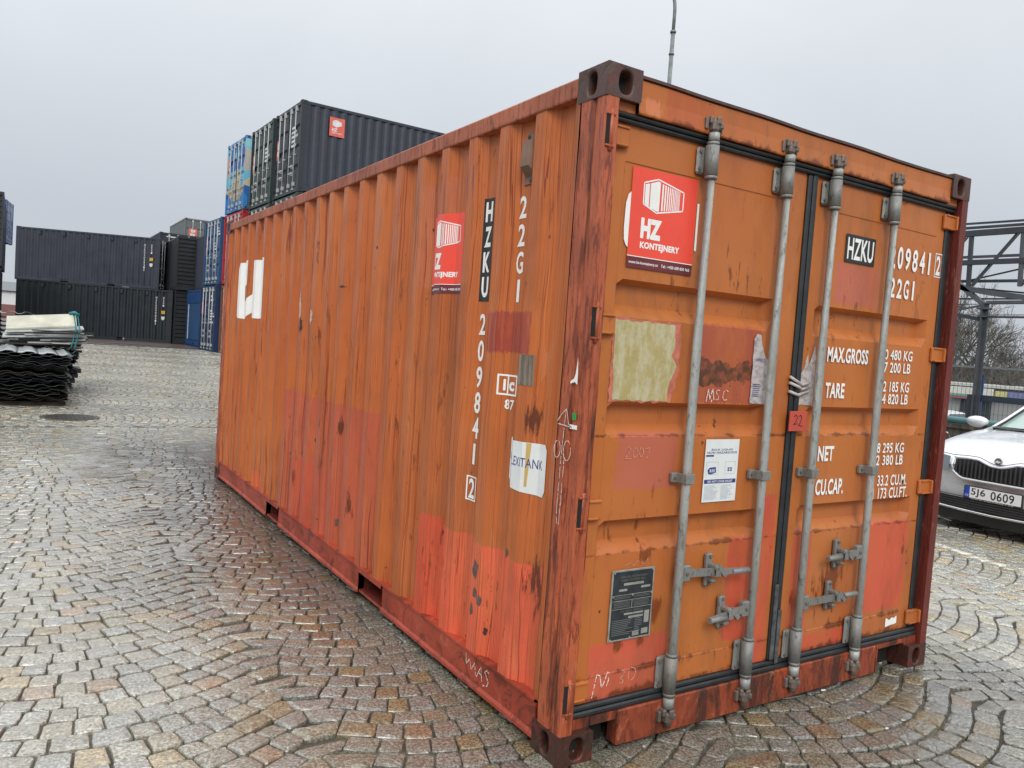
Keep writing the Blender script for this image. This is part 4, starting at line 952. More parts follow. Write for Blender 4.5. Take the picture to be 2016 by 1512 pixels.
# post chalk and labels
b = MB(); PF = POSTS
stroke(b, [(.150, 1.286), (.130, 1.310), (.098, 1.338), (.080, 1.282), (.060, 1.270)], .0035, PF, chalk=True); stroke(b, [(.145, 1.276), (.075, 1.272)], .004, PF, chalk=True); stroke(b, [(.100, 1.336), (.112, 1.15), (.116, .96), (.110, .90)], .003, PF, chalk=True)
for cy, cz, rr_ in ((.140, 1.18, .026), (.078, 1.182, .030)):
    stroke(b, [(cy + rr_ * .75 * math.cos(k * math.pi / 8), cz + rr_ * 1.25 * math.sin(k * math.pi / 8)) for k in range(17)], .0028, PF, chalk=True)
stroke(b, [(.092, 1.145), (.094, 1.0), (.098, .90)], .0028, PF, chalk=True); b.build('chalk_arrow', M['chalk'], hero)
b = MB(); quad(b, (.060, 1.300, .036, 1.326), PF); b.build('green_label', M['green'], hero)
b = MB(); quad(b, (.070, 1.266, .026, 1.282), PF); b.face([PF(y, z, 0) for y, z in ((.058, 1.47), (.050, 1.53), (.044, 1.47), (.044, 1.43), (.060, 1.44), (.085, 1.432), (.088, 1.44), (.066, 1.452))]); b.build('white_label', M['white'], hero)
RL = lambda a, c, off: (.0085, a, c)
b = MB(); stroke(b, [(.735, .166), (.728, .118), (.700, .148), (.680, .108), (.655, .150), (.640, .10)], .0045, RL, chalk=True); stroke(b, [(.632, .096), (.600, .152), (.585, .092)], .0045, RL, chalk=True); stroke(b, [(.618, .122), (.590, .118)], .0045, RL, chalk=True)
stroke(b, [(.530, .150), (.550, .156), (.565, .142), (.550, .128), (.532, .112), (.540, .090), (.575, .080)], .0045, RL, chalk=True); b.build('chalk_writing', M['chalk'], hero)

# ------------------------------------------------------------------ yard containers
def cpaint(name, c, rough=0.45, var=0.16):
    t = MT(name, rough); a = t.noise(1.0, k=(3, 3, 0.8), det=6, rough=0.65)
    k = t.mix(t.rng(a, 0.3, 0.7), tuple(q * (1 - var) for q in c), tuple(min(1, q * (1 + var)) for q in c))
    k = t.mix(t.rng(t.noise(1.0, k=(12, 12, 2.5), det=6, rough=0.7), 0.66, 0.72, 0, 0.5), k, tuple(q * 0.4 for q in c))
    t.color(k); t.rough(t.rng(a, 0.3, 0.7, rough - 0.08, rough + 0.12)); t.bump(t.noise(1.3, det=2), 0.02); return t.m
CM = {
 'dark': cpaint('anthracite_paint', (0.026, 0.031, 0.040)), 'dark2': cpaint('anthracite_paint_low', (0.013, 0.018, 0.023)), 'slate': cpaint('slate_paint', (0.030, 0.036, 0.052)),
 'green': cpaint('dark_green_paint', (0.022, 0.042, 0.037)), 'blue': cpaint('blue_paint', (0.022, 0.085, 0.20)), 'blued': cpaint('deep_blue_paint', (0.014, 0.036, 0.10)),
 'bluev': cpaint('bright_blue_paint', (0.008, 0.060, 0.19)), 'red': cpaint('red_paint', (0.42, 0.022, 0.025)), 'lgrey': cpaint('light_grey_paint', (0.13, 0.145, 0.15)), 'violet': cpaint('violet_blue_paint', (0.06, 0.12, 0.34)),
 'pale': cpaint('pale_paint', (0.42, 0.34, 0.32)), 'black': cpaint('blackish_paint', (0.016, 0.019, 0.022)), 'brown': cpaint('weathered_brown_paint', (0.20, 0.08, 0.04)),
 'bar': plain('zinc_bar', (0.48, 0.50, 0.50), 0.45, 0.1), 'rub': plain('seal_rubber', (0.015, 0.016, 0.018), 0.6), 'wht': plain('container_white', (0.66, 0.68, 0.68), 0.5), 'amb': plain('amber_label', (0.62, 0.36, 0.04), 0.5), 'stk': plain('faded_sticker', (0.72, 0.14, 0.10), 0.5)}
t = MT('mural_paint', 0.5)
vo = t.n('ShaderNodeTexVoronoi', feature='F1'); vo.inputs['Scale'].default_value = 1.25
vec_ = t.n('ShaderNodeVectorMath', operation='ADD'); t.put(vec_.inputs[0], t.scl((1.0, 1.0, 1.35)))
nz_ = t.n('ShaderNodeTexNoise'); nz_.inputs['Scale'].default_value = 1.1; t.put(nz_.inputs['Vector'], t.obj()); nv = t.n('ShaderNodeVectorMath', operation='SCALE'); t.put(nv.inputs[0], nz_.outputs['Color']); nv.inputs[3].default_value = 0.9
t.put(vec_.inputs[1], nv.outputs[0]); t.put(vo.inputs['Vector'], vec_.outputs[0])
sepc = t.n('ShaderNodeSeparateColor'); t.put(sepc.inputs[0], vo.outputs['Color'])
ra = t.n('ShaderNodeValToRGB'); ra.color_ramp.interpolation = 'CONSTANT'; t.put(ra.inputs[0], sepc.outputs[0])
pal = [(0.06, .36, .62), (.02, .12, .38), (.22, .50, .58), (.07, .10, .11), (.42, .40, .36), (.03, .20, .50), (.26, .24, .34), (.50, .44, .30), (.16, .45, .60)]
el = ra.color_ramp.elements; el[0].color = (*pal[0], 1); el[1].position = 1 / 9; el[1].color = (*pal[1], 1)
for i in range(2, 9): q_ = el.new(i / 9); q_.color = (*pal[i], 1)
t.color(ra.outputs[0]); CM['mural'] = t.m

CW, CH = 2.438, 2.591
_pc = {}
def cmeshes(L, H):
    """shared part meshes of a plain yard container; door end at y=0, box from (0,0,0)"""
    key = (round(L, 2), H)
    if key in _pc: return _pc[key]
    D = {}
    d0 = [bpy.data.materials.new('slot')]
    b = MB(); n_ = int(round((L - .35) / .277)); pt = (L - .35) / n_
    ys = [(0.10, .012), (0.175, .012)]
    for i in range(n_):
        y = .175 + i * pt; ys += [(y + .25*pt, .012), (y + .5*pt, .048), (y + .75*pt, .048), (y + pt, .012)]
    ys.append((L - .10, .012))
    for (a, xa), (c, xc) in zip(ys[:-1], ys[1:]): b.face([(xa, a, .15), (xc, c, .15), (xc, c, H - .09), (xa, a, H - .09)])
    D['side_wall'] = b.mesh('side_wall', d0)
    b = MB(); b.box((0.004, 0.15, H - .095), (.07, L - .15, H - .018)); D['top_side_rail'] = b.mesh('top_side_rail', d0)
    b = MB()
    for a, c in ((.15, L/2 - 1.25), (L/2 - .90, L/2 + .90), (L/2 + 1.25, L - .15)): b.box((.006, a, .03), (.06, c, .16))
    D['bottom_side_rail'] = b.mesh('bottom_side_rail', d0)
    b = MB(); b.box((0, 0, .118), (.06, .15, H - .118)); D['corner_post'] = b.mesh('corner_post', d0)
    b = MB(); b.cbox((0, 0, 0), (.162, .178, .118), .008); b.box((.055, -.002, .025), (.115, .002, .095), 1); b.box((-.002, .06, .025), (.002, .125, .095), 1); D['corner_casting'] = b.mesh('corner_casting', d0 + [CM['rub']])
    b = MB(); b.box((.1, .02, H - .118), (CW - .1, .12, H - .02)); D['header'] = b.mesh('header', d0)
    b = MB(); b.box((.1, .02, .02), (CW - .1, .10, .15)); D['sill'] = b.mesh('sill', d0)
    b = MB(); b.face([(.03, .06, H - .03), (CW - .03, .06, H - .03), (CW - .03, L - .06, H - .03), (.03, L - .06, H - .03)]); D['roof_panel'] = b.mesh('roof_panel', d0)
    b = MB(); b.face([(.03, .06, .16), (CW - .03, .06, .16), (CW - .03, L - .06, .16), (.03, L - .06, .16)]); D['floor'] = b.mesh('floor', d0)
    # door leaf with horizontal recesses
    b = MB(); wd = CW/2 - .075; zb, zt = .165, H - .135
    xs = [0, .07, .10, wd - .10, wd - .07, wd]; zs = [zb]; deps = [0]
    for i in range(4 if H > 2.7 else 3):
        n4 = (5 if H > 2.7 else 4); zc = zb + (zt - zb) * (i + 1) / n4
        zs += [zc - .09, zc - .04, zc + .04, zc + .09]; deps += [0, 1, 1, 0]
    zs.append(zt); deps.append(0)
    for i in range(len(zs) - 1):
        for j in range(len(xs) - 1):
            def dd(ii, jj): return .05 + (.04 if deps[ii] and 1 < jj < 4 else 0)
            b.face([(xs[j], dd(i, j), zs[i]), (xs[j+1], dd(i, j+1), zs[i]), (xs[j+1], dd(i+1, j+1), zs[i+1]), (xs[j], dd(i+1, j), zs[i+1])])
    D['door'] = b.mesh('door', d0)
    b = MB(); b.tube([(0, 0.0, .11), (0, 0.0, H - .10)], .017, 6)
    for z in (.20, H - .24): b.box((-.05, -.012, z), (.05, .045, z + .11))
    b.box((-.045, -.015, H*.42), (.045, .045, H*.42 + .035)); b.box((-.03, -.02, .085), (.03, .03, .125)); b.box((-.03, -.02, H - .125), (.03, .03, H - .085))
    D['locking_bar'] = b.mesh('locking_bar', [CM['bar']])
    b = MB(); b.box((0, -.018, 0), (.36, -.006, .03)); b.box((.12, -.01, -.05), (.15, .045, .06)); D['handle'] = b.mesh('handle', [CM['bar']])
    b = MB(); b.box((CW/2 - .02, .03, .16), (CW/2 + .02, .06, H - .13)); b.box((.06, .035, H - .135), (CW - .06, .06, H - .118)); b.box((.06, .035, .15), (CW - .06, .06, .165)); D['door_gasket'] = b.mesh('door_gasket', [CM['rub']])
    b = MB(); b.cbox((0, .025, -.035), (.11, .049, .035), .004); D['hinge'] = b.mesh('hinge', d0)
    # plain corrugated end (horizontal ribs) for the far end
    b = MB(); nz = 12; pz = (H - .26) / nz; zz = [.14]
    prof_ = [(.14, 0)]
    for i in range(nz): z = .14 + i*pz; prof_ += [(z + .3*pz, 0), (z + .45*pz, 1), (z + .85*pz, 1), (z + pz, 0)]
    for (za, ka), (zc, kc) in zip(prof_[:-1], prof_[1:]): b.face([(.06, L - .02 - .04*ka, za), (CW - .06, L - .02 - .04*ka, za), (CW - .06, L - .02 - .04*kc, zc), (.06, L - .02 - .04*kc, zc)])
    D['end_wall'] = b.mesh('end_wall', d0)
    _pc[key] = D; return D
def child(name, me, parent, loc=(0, 0, 0), sc_=(1, 1, 1), mat=None):
    o = newo(name, me, parent, loc); o.scale = sc_
    if mat is not None:
        s_ = o.material_slots[0]; s_.link = 'OBJECT'; s_.material = mat
    return o
def container(label, loc, deg, mat, L=6.058, H=CH, dmat=None, door_end=True, stick=None, extra=None, group='containers stacked around the yard'):
    D = cmeshes(L, H); t_ = thing('shipping_container', label, 'shipping container', loc, R(deg), group)
    dm = dmat or mat
    for x, s in ((0, 1), (CW, -1)):
        for nme in ('side_wall', 'top_side_rail', 'bottom_side_rail'): child(nme, D[nme], t_, (x, 0, 0), (s, 1, 1), mat)
        for y, sy in ((0, 1), (L, -1)):
            child('corner_post', D['corner_post'], t_, (x, y, 0), (s, sy, 1), dm if y == 0 else mat)
            for z in (0, H - .118): child('corner_casting', D['corner_casting'], t_, (x, y, z), (s, sy, 1), dm if y == 0 else mat)
    for nme in ('roof_panel', 'floor', 'end_wall'): child(nme, D[nme], t_, (0, 0, 0), (1, 1, 1), mat)
    child('header', D['header'], t_, mat=dm); child('sill', D['sill'], t_, mat=dm)
    if door_end:
        child('door_gasket', D['door_gasket'], t_)
        for k, (x, s) in enumerate(((.06, 1), (CW - .06, -1))):
            d = child('door', D['door'], t_, (x, 0, 0), (s, 1, 1), dm)
            for bx in (.42, .88): child('locking_bar', D['locking_bar'], d, (bx, 0, 0))
            child('handle', D['handle'], d, (.50, 0, H * .30)); child('handle', D['handle'], d, (.52, 0, H * .22))
            for z in (.3, H*.37, H*.63, H - .3): child('hinge', D['hinge'], d, (-.02, 0, z), (1, 1, 1), dm)
    else:
        o = child('end_wall', D['end_wall'], t_, (CW, L, 0), (-1, -1, 1), dm)
    if stick:
        for (fx, fz, w_, h_, kind) in stick:
            b = MB()
            yo = .046
            if kind == 'stk':
                q = [(fx, yo, fz), (fx + w_, yo, fz), (fx + w_, yo, fz + h_), (fx, yo, fz + h_)]; b.face(q, 0)
                b.face([(fx + w_*.25, yo - .002, fz + h_*.55), (fx + w_*.8, yo - .002, fz + h_*.6), (fx + w_*.8, yo - .002, fz + h_*.82), (fx + w_*.25, yo - .002, fz + h_*.9)], 1)
                b.face([(fx + w_*.2, yo - .002, fz + h_*.2), (fx + w_*.75, yo - .002, fz + h_*.2), (fx + w_*.75, yo - .002, fz + h_*.45), (fx + w_*.2, yo - .002, fz + h_*.45)], 1)
                b.build('sticker', [CM['stk'], CM['wht']], t_)
            else:
                n_ = max(1, int(h_ / .11))
                for i in range(n_):
                    zz_ = fz + h_ - (i + 1) * h_ / n_ + .02; b.box((fx, yo, zz_), (fx + w_ * (.6 + .4 * ((i * 7) % 3) / 2), yo + .002, zz_ + h_ / n_ * .55))
                b.build('lettering', CM['wht'], t_)
    if extra: extra(t_, L, H)
    return t_
def side_marks(s_side, pos, rows, codes=('HZKU 209', '22G1')):
    """lettering column near one end of a long side. s_side: x of the side, pos: y of the column"""
    def f(t_, L, H):
        fn = (lambda a, c, off: (.006 - off, a, c)) if s_side == 0 else (lambda a, c, off: (CW - .006 + off, a, c))
        b = MB(); d = -1 if s_side == 0 else 1
        for k, ch in enumerate('HZKU2098412'):
            z = H - .45 - k * .125; put_text(b, ch, (pos, z, pos + d * .06, z + .095), fn, 0, .03)
        for k, ch in enumerate('22G1'):
            z = H - .45 - k * .125; put_text(b, ch, (pos + d*.32, z, pos + d * .38, z + .095), fn, 0, .03)
        b.build('lettering', CM['wht'], t_)
        b = MB(); quad(b, (pos + d*.27, H - 1.18, pos + d*.43, H - 1.02), fn, .001, 0); b.build('amber_label', CM['amb'], t_)
        b = MB(); b.face([fn(pos + d*x, z, .001) for x, z in ((.28, H - 1.30), (.42, H - 1.30), (.42, H - 1.42), (.35, H - 1.49), (.28, H - 1.42))]); b.build('white_label', CM['wht'], t_)
    return f
def vents(t_, L, H):
    for y in [L * k / 6 for k in range(1, 6)]:
        b = MB(); b.cbox((-.02, y, H - .32), (.012, y + .10, H - .14), .004); o = b.build('ventilator', CM['dark'], t_)

# far pair of anthracite boxes, long side to the viewer
def far_extra(t_, L, H): side_marks(0, .75, 0)(t_, L, H); vents(t_, L, H)
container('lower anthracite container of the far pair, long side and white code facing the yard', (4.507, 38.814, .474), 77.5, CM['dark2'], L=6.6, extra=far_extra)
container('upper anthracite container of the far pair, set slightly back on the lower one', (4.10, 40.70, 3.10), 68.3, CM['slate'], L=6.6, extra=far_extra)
# ribbed dark end between the far pair and the blue stack
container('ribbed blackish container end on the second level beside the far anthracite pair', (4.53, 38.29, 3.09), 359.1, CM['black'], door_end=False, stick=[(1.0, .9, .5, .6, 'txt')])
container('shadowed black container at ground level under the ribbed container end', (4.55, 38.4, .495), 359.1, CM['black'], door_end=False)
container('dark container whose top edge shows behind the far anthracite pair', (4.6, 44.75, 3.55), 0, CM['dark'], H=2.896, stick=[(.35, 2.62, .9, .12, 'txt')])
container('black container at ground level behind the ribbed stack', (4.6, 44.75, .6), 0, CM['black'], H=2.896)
# light grey box on top far behind
for k_, lab in enumerate(('dark container at the foot of the distant light grey one', 'dark middle container under the distant light grey one', 'light grey container on top of the most distant stack with a red sticker')):
    container(lab, (7.0, 51.8, .5 + k_ * CH), 0, CM['lgrey'] if k_ == 2 else CM['black'], stick=[(.25, 1.35, .5, .6, 'stk')] if k_ == 2 else None)
# grey long side above the blue store with a white edged door
container('slate grey container on the second level left of the blue doors', (5.35, 32.1, 3.09), 0, CM['slate'], door_end=False)
def store(t_, L, H):
    b = MB(); b.box((-.012, .9, H - .62), (.006, L - .35, H - .16)); b.build('shutter_box', CM['bluev'], t_)
    b = MB(); b.box((-.02, L - .62, .30), (-.002, L - .54, H - .66)); b.build('door_edge', CM['wht'], t_)
    b = MB(); b.box((-.006, .9, .30), (.006, L - .64, H - .64)); b.build('shutter', CM['blue'], t_)
container('blue store container at ground level with a white edged shutter in its side', (5.02, 31.9, .50), 0, CM['bluev'], extra=store, door_end=False)
# the two blue door ends
container('blue container doors on the second level, above the navy one', (4.52, 31.62, 3.10), 272.5, CM['slate'], dmat=CM['blue'], stick=[(.12, 1.2, .22, .75, 'stk'), (1.7, 1.9, .5, .35, 'txt'), (1.35, 1.0, .3, .7, 'txt')])
container('navy container doors at ground level with white figures, under the blue one', (4.45, 31.55, .49), 272.3, CM['blued'], stick=[(.12, 1.45, .3, .5, 'stk'), (1.5, 1.95, .5, .3, 'txt'), (1.45, 1.1, .7, .55, 'txt')])
# camouflage mural box on red
container('container painted with a blue and grey camouflage mural on top of the red one', (4.70, 28.98, 5.72), 272.2, CM['mural'], stick=[(.1, 1.5, .25, .55, 'stk')])
container('bright red container directly under the camouflage mural one', (4.70, 28.98, 3.10), 272.2, CM['red'])
container('weathered brown container at ground level under the bright red one', (4.70, 28.98, .47), 272.2, CM['brown'])
# green and anthracite stacks
def big_stick(t_, L, H):
    fn = lambda a, c, off: (CW + .004 + off, a, c); b = MB()
    y0 = .84; quad(b, (y0, 1.74, y0 + .46, 2.28), fn, 0, 0); b.face([fn(a, c, .001) for a, c in ((y0 + .09, 2.05), (y0 + .20, 2.01), (y0 + .37, 2.07), (y0 + .37, 2.16), (y0 + .20, 2.22), (y0 + .09, 2.18))], 1)
    put_text(b, 'HZ', (y0 + .08, 1.88, y0 + .24, 1.98), fn, .001, .04, 1); put_text(b, 'KONTEJNERY', (y0 + .08, 1.81, y0 + .37, 1.86), fn, .001, .03, 1); b.build('sticker', [CM['stk'], CM['wht']], t_)
container('long slate container topping the stacks with a red sticker on its side', (4.77, 22.64, 5.53), 271.5, CM['slate'], dmat=CM['dark'], L=12.192, extra=big_stick, stick=[(.12, 1.2, .24, .6, 'stk'), (1.5, 1.35, .55, .65, 'txt')])
container('dark green container on the top level between the mural and slate ones', (4.66, 25.13, 5.49), 271.2, CM['green'], L=12.192, stick=[(.12, 1.2, .24, .6, 'stk'), (.1, .55, .1, .3, 'txt'), (1.5, 1.35, .5, .5, 'txt')])
container('green container on the second level under the slate grey top one', (4.77, 22.64, 2.92), 271.5, CM['green'], L=12.192)
container('green container on the second level under the dark green top one', (4.66, 25.13, 2.88), 271.2, CM['green'], L=12.192)
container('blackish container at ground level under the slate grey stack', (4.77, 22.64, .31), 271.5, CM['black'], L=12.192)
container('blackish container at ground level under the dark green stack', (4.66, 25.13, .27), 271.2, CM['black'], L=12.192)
# left edge of the yard
container('dark container on the second level at the left edge of the yard', (-4.78, 31.0, 3.12), 0, CM['dark'], door_end=False, extra=lambda t_, L, H: None)
container('dark container at ground level at the left edge of the yard', (-4.85, 31.0, .50), 0, CM['black'], door_end=False)
container('distant violet blue container set high above the pale one at the far left', (-2.62, 55.3, 5.72), 82.5, CM['violet'], stick=[(.5, .2, .8, .3, 'txt')])
container('distant pale container under the violet blue one at the far left', (-3.15, 55.4, 3.11), 82.5, CM['pale'])
container('distant dark container at the foot of the pale one at the far left', (-3.2, 55.4, .50), 82.5, CM['black'])
# low shed seen through the gap
sh = thing('storage_shed', 'distant low white shed with a red base seen through the gap at the far left', 'shed', (-16, 120, .4))
b = MB(); b.box((0, 0, 1.9), (26, 8, 3.6)); b.build('wall', CM['wht'], sh); b = MB(); b.box((-.1, -.1, -2), (26.1, 8, 1.9)); b.build('base', cpaint('shed_base', (.22, .10, .09)), sh)
b = MB(); b.face([(-.4, -.4, 3.7), (26.4, -.4, 3.7), (26.4, 4, 5.0), (-.4, 4, 5.0)]); b.face([(-.4, 8.4, 3.7), (26.4, 8.4, 3.7), (26.4, 4, 5.0), (-.4, 4, 5.0)]); b.build('roof', CM['lgrey'], sh)

# ------------------------------------------------------------------ piles of cut steel sheet on the left
def sheetmat(name, c, r=0.35):
    t = MT(name, r, 0.0, 0.6); a = t.noise(1.2, det=6, rough=0.65); t.color(t.mix(t.rng(a, .35, .65), c, tuple(q * .55 for q in c))); t.rough(t.rng(a, .3, .7, r - .15, r + .2)); return t.m
SM = [sheetmat('black_sheet', (.016, .018, .020)), sheetmat('brownish_sheet', (.030, .025, .020)), sheetmat('navy_sheet', (.014, .020, .034)), sheetmat('green_sheet', (.012, .026, .026)), sheetmat('sky_sheen_sheet', (.34, .37, .38), .25)]  # last one is pale: sky reflection put into its colour
rp_ = random.Random(5)
def wavy(name, x0, x1, y0, y1, z, lam, amp, ph, mats, label, parent=None, tilt=0.0, sag=0.0, rot=0.0, group=None):
    b = MB(); n_ = int((x1 - x0) / (lam / 10)); c, s = math.cos(rot), math.sin(rot); mx_, my_ = x1, y0
    def P_(x, y):
        u = ((x - x0 + ph) / lam) % 1.0
        h = amp * (max(-1, min(1, 1.9 * math.sin(2 * math.pi * u)))) 
        z_ = z + h + tilt * (x1 - x) + sag * math.sin((x1 - x) * 1.3 + ph) + .01 * mn.noise(Vector((x * 2, y, z * 5)))
        dx, dy = x - mx_, y - my_
        return (mx_ + c * dx - s * dy, my_ + s * dx + c * dy, z_)
    ny = 4
    for j in range(ny):
        ya = y0 + (y1 - y0) * j / ny; yb = y0 + (y1 - y0) * (j + 1) / ny
        for i in range(n_):
            xa = x0 + (x1 - x0) * i / n_; xb = x0 + (x1 - x0) * (i + 1) / n_
            b.face([P_(xa, ya), P_(xb, ya), P_(xb, yb), P_(xa, yb)], 0, True)
    o = b.build(name, mats, parent); md = o.modifiers.new('thick', 'SOLIDIFY'); md.thickness = 0.004
    tag(o, label, 'steel sheet', group); return o
G1 = 'corrugated sheets stacked in the front pile'
ORD = 'first second third fourth fifth sixth seventh eighth ninth tenth eleventh twelfth thirteenth fourteenth fifteenth sixteenth seventeenth eighteenth nineteenth twentieth'.split() + ['twenty-' + q for q in 'first second third fourth fifth sixth seventh'.split()]
zb_ = .05
lowl = 'dark corrugated steel sheet lying within the front pile of sheets'
b = MB(); zz_ = zb_ + .045
pl_ = thing('timber_bearer', 'low dark timber bearer under the front pile of sheets', 'timber', (0, 0, 0))
b.box((-3.6, 12.6, gz(0, 12.6)), (-1.05, 12.72, .10)); b.build('beam', plain('dark_wood', (.04, .03, .02), .8), pl_)
b = MB(); b.box((-3.6, 14.2, gz(0, 14.2)), (-1.05, 14.32, .12)); b.build('beam', plain('dark_wood_b', (.04, .03, .02), .8), pl_)
zz_ = .15; n1 = 27
for i in range(n1):
    top = i == n1 - 1; x1 = -1.02 + rp_.uniform(-.06, .05) - (.10 if 2 < i < 6 else 0); y0 = 12.45 + rp_.uniform(-.05, .05)
    m_ = SM[4] if top else SM[(0, 1, 0, 3, 2, 0, 1)[rp_.randrange(7)]]
    wavy('corrugated_sheet', x1 - 2.9, x1, y0, y0 + 2.45 + rp_.uniform(-.1, .2), zz_, .29 if i > 8 else .36, .014 if i > 8 else .017, .05 * i if i < 12 else rp_.uniform(0, .06), [m_],
         'topmost corrugated sheet of the front pile, pale from painted sky reflection' if top else 'dark corrugated sheet, ' + ORD[i] + ' from the bottom of the front pile', tilt=.020 if i > 10 else .0, sag=.006, rot=rp_.uniform(-.012, .012), group=G1)
    zz_ += .024 if i < 7 else (.060 if i in (9, 15) else .0265)
# ragged offcuts sticking out on the right
for i in range(9):
    z = .42 + i * .062; x1 = -.80 + rp_.uniform(-.08, .05)
    wavy('corrugated_offcut', x1 - .5, x1, 14.1 + rp_.uniform(0, .6), 15.0 + rp_.uniform(0, .4), z, .14, .016, rp_.random(), [SM[rp_.randrange(4)]], 'short dark corrugated offcut, ' + ORD[i] + ' from the bottom at the right of the piles', rot=rp_.uniform(-.10, .10), group='offcuts at the right of the piles')
# pale profiles on the second pile
cre = plain('cream_profile', (.42, .41, .33), .35, var=.35, sc=2.2); pgr = plain('pale_profile', (.50, .52, .50), .35, var=.15, sc=3); drk = plain('dark_profile', (.03, .028, .026), .45)
g2_ = thing('board_pallet', 'dark block of stacked profiles carrying the pale bound boards', 'pallet', (0, 0, 0)); b = MB()
for k in range(9): b.box((-1.95 + .03 * (k % 3), 15.15, gz(0, 15.5) + .02 + k * .10), (-.78 + .05 * ((k * 5) % 4) - .06, 16.1, gz(0, 15.5) + .10 + k * .10))
b.build('profile_block', drk, g2_)
lay = [(-2.05, -.72, .93, .02, 0), (-1.6, -.62, .96, .05, 1), (-1.75, -.60, 1.00, .08, 0), (-2.0, -.66, 1.05, .10, 2), (-1.4, -.64, 1.02, .05, 1), (-1.97, -.70, 1.10, .12, 2), (-1.95, -.68, 1.145, .13, 1), (-1.95, -.80, 1.19, .13, 3)]
labs = ['dark flat profile near the bottom of the bound board pile', 'pale grey narrow profile low in the bound board pile', 'dark flat profile in the middle of the bound board pile', 'dark profile with pale edge just below the upper boards', 'short pale profile sticking out at the right of the board pile', 'black edged profile under the cream boards', 'long pale grey profile just below the cream top board', 'broad cream board on top of the bound pile']
for k, ((xa, xb, z, tl, mi), lb) in enumerate(zip(lay, labs)):
    b = MB(); y0 = 15.0 + .05 * (k % 3); n_ = 4 if k == 7 else 2; wd = .46 if k == 7 else .5
    for i in range(n_):
        ya = y0 + wd * i / n_; sl = .50 if k == 7 else .08; za_ = sl * (ya - y0); zc_ = sl * (ya + wd / n_ - y0); q = [(xa, ya + .006, z + za_), (xb, ya + .006, z + tl + za_), (xb, ya + wd / n_ - .006, z + tl + zc_), (xa, ya + wd / n_ - .006, z + zc_)]
        q2 = [(x, y, z3 + .028) for x, y, z3 in q]
        b.poly(q + q2, ((0, 3, 2, 1), (4, 5, 6, 7), (0, 1, 5, 4), (1, 2, 6, 5), (2, 3, 7, 6), (3, 0, 4, 7)), 0)
    tag(b.build('steel_profile', [drk, pgr, pgr, cre][mi] if mi != 2 else [pgr]), lb, 'profile')
# loose thin strips thrown on the pile
for i in range(9):
    xa = rp_.uniform(-1.9, -1.2); xb = rp_.uniform(-.75, -.50); z = .86 + i * .045; yy_ = 14.95 + rp_.uniform(-.12, .05)
    b = MB(); b.beam((xa, yy_, z), (xb, yy_ + rp_.uniform(-.05, .3), z + rp_.uniform(-.01, .07)), .05, .018)
    tag(b.build('steel_strip', pgr if i % 3 == 0 else drk), ('pale' if i % 3 == 0 else 'dark') + ' loose steel strip, ' + ORD[i] + ' from the bottom in the bound board pile', 'strip', 'loose strips in the board pile')
b = MB()
for x in (-.86, -.80):
    b.tube([(x, 14.97, 1.56), (x, 15.3, 1.585), (x, 15.7, 1.56)], .018, 6); b.tube([(x, 14.97, 1.56), (x + .04, 14.94, 1.30), (x - .01, 14.93, 1.0), (x - .08, 14.94, .72)], .014, 6)
b.tube([(-.93, 15.0, 1.57), (-.86, 14.95, 1.60), (-.78, 14.98, 1.55)], .035, 6)
tag(b.build('strap', plain('teal_strap', (.02, .20, .22), .5)), 'teal strap tied around the right end of the bound board pile', 'strap')
# third pile behind
for i in range(9):
    top = i == 8
    wavy('corrugated_sheet', -3.9, -1.42 + rp_.uniform(-.05, .05), 18.0, 20.2, .72 + .10 * i, .29, .022, .1, [SM[4] if top else SM[i % 3]], 'pale topmost corrugated sheet of the rear pile' if top else 'dark corrugated sheet, ' + ORD[i] + ' from the bottom of the rear pile', group=None if top else 'sheets of the rear pile')
fr_ = thing('trestle', 'small pale steel trestle standing beside the rear sheet pile', 'trestle', (0, 0, 0)); b = MB()
for x in (-1.42, -1.12):
    for y in (18.3, 19.8): b.tube([(x, y, gz(0, y)), (x, y, 1.42)], .014, 6)
b.build('legs', plain('pale_steel', (.45, .48, .48), .4), fr_); b = MB(); b.tube([(-1.42, 18.3, 1.42), (-1.12, 18.3, 1.42), (-1.12, 19.8, 1.42), (-1.42, 19.8, 1.42), (-1.42, 18.3, 1.42)], .014, 6); b.build('top_frame', plain('pale_steel_b', (.45, .48, .48), .4), fr_)

# ------------------------------------------------------------------ lamp post
lp = thing('lamp_post', 'tall grey steel lamp post rising behind the orange container', 'lamp post', (13.54, 14.6, -.02)); gs = plain('lamp_steel', (.20, .22, .225), .5, .3, var=.3, sc=6)
b = MB(); b.tube([(0, 0, 0), (0, 0, 4.0), (0, 0, 10.70)], .075, 12, r2=.060); b.build('pole', gs, lp)
b = MB(); b.tube([(0, 0, 10.66), (0, 0, 10.72)], .085, 12); b.build('collar', gs, lp); b = MB(); b.tube([(0, 0, 10.05), (0, 0, 10.10)], .078, 12); b.build('collar', gs, lp)
b = MB(); dirn = Vector((-.60, .38, 0)); pts = [Vector((0, 0, 10.65)), Vector((0, 0, 11.28))]
for k in range(1, 9): a = k / 8 * math.pi * .48; pts.append(Vector((0, 0, 11.28)) + dirn * 1.25 * (1 - math.cos(a)) + Vector((0, 0, 1.1 * math.sin(a))))
pts.append(pts[-1] + dirn * .8 + Vector((0, 0, .06))); b.tube(pts, .048, 10); b.build('arm', gs, lp)
e_ = pts[-1]; b = MB(); b.cbox((e_.x - .45, e_.y - .12, e_.z - .07), (e_.x + .15, e_.y + .30, e_.z + .06), .04); b.build('lamp_head', gs, lp)

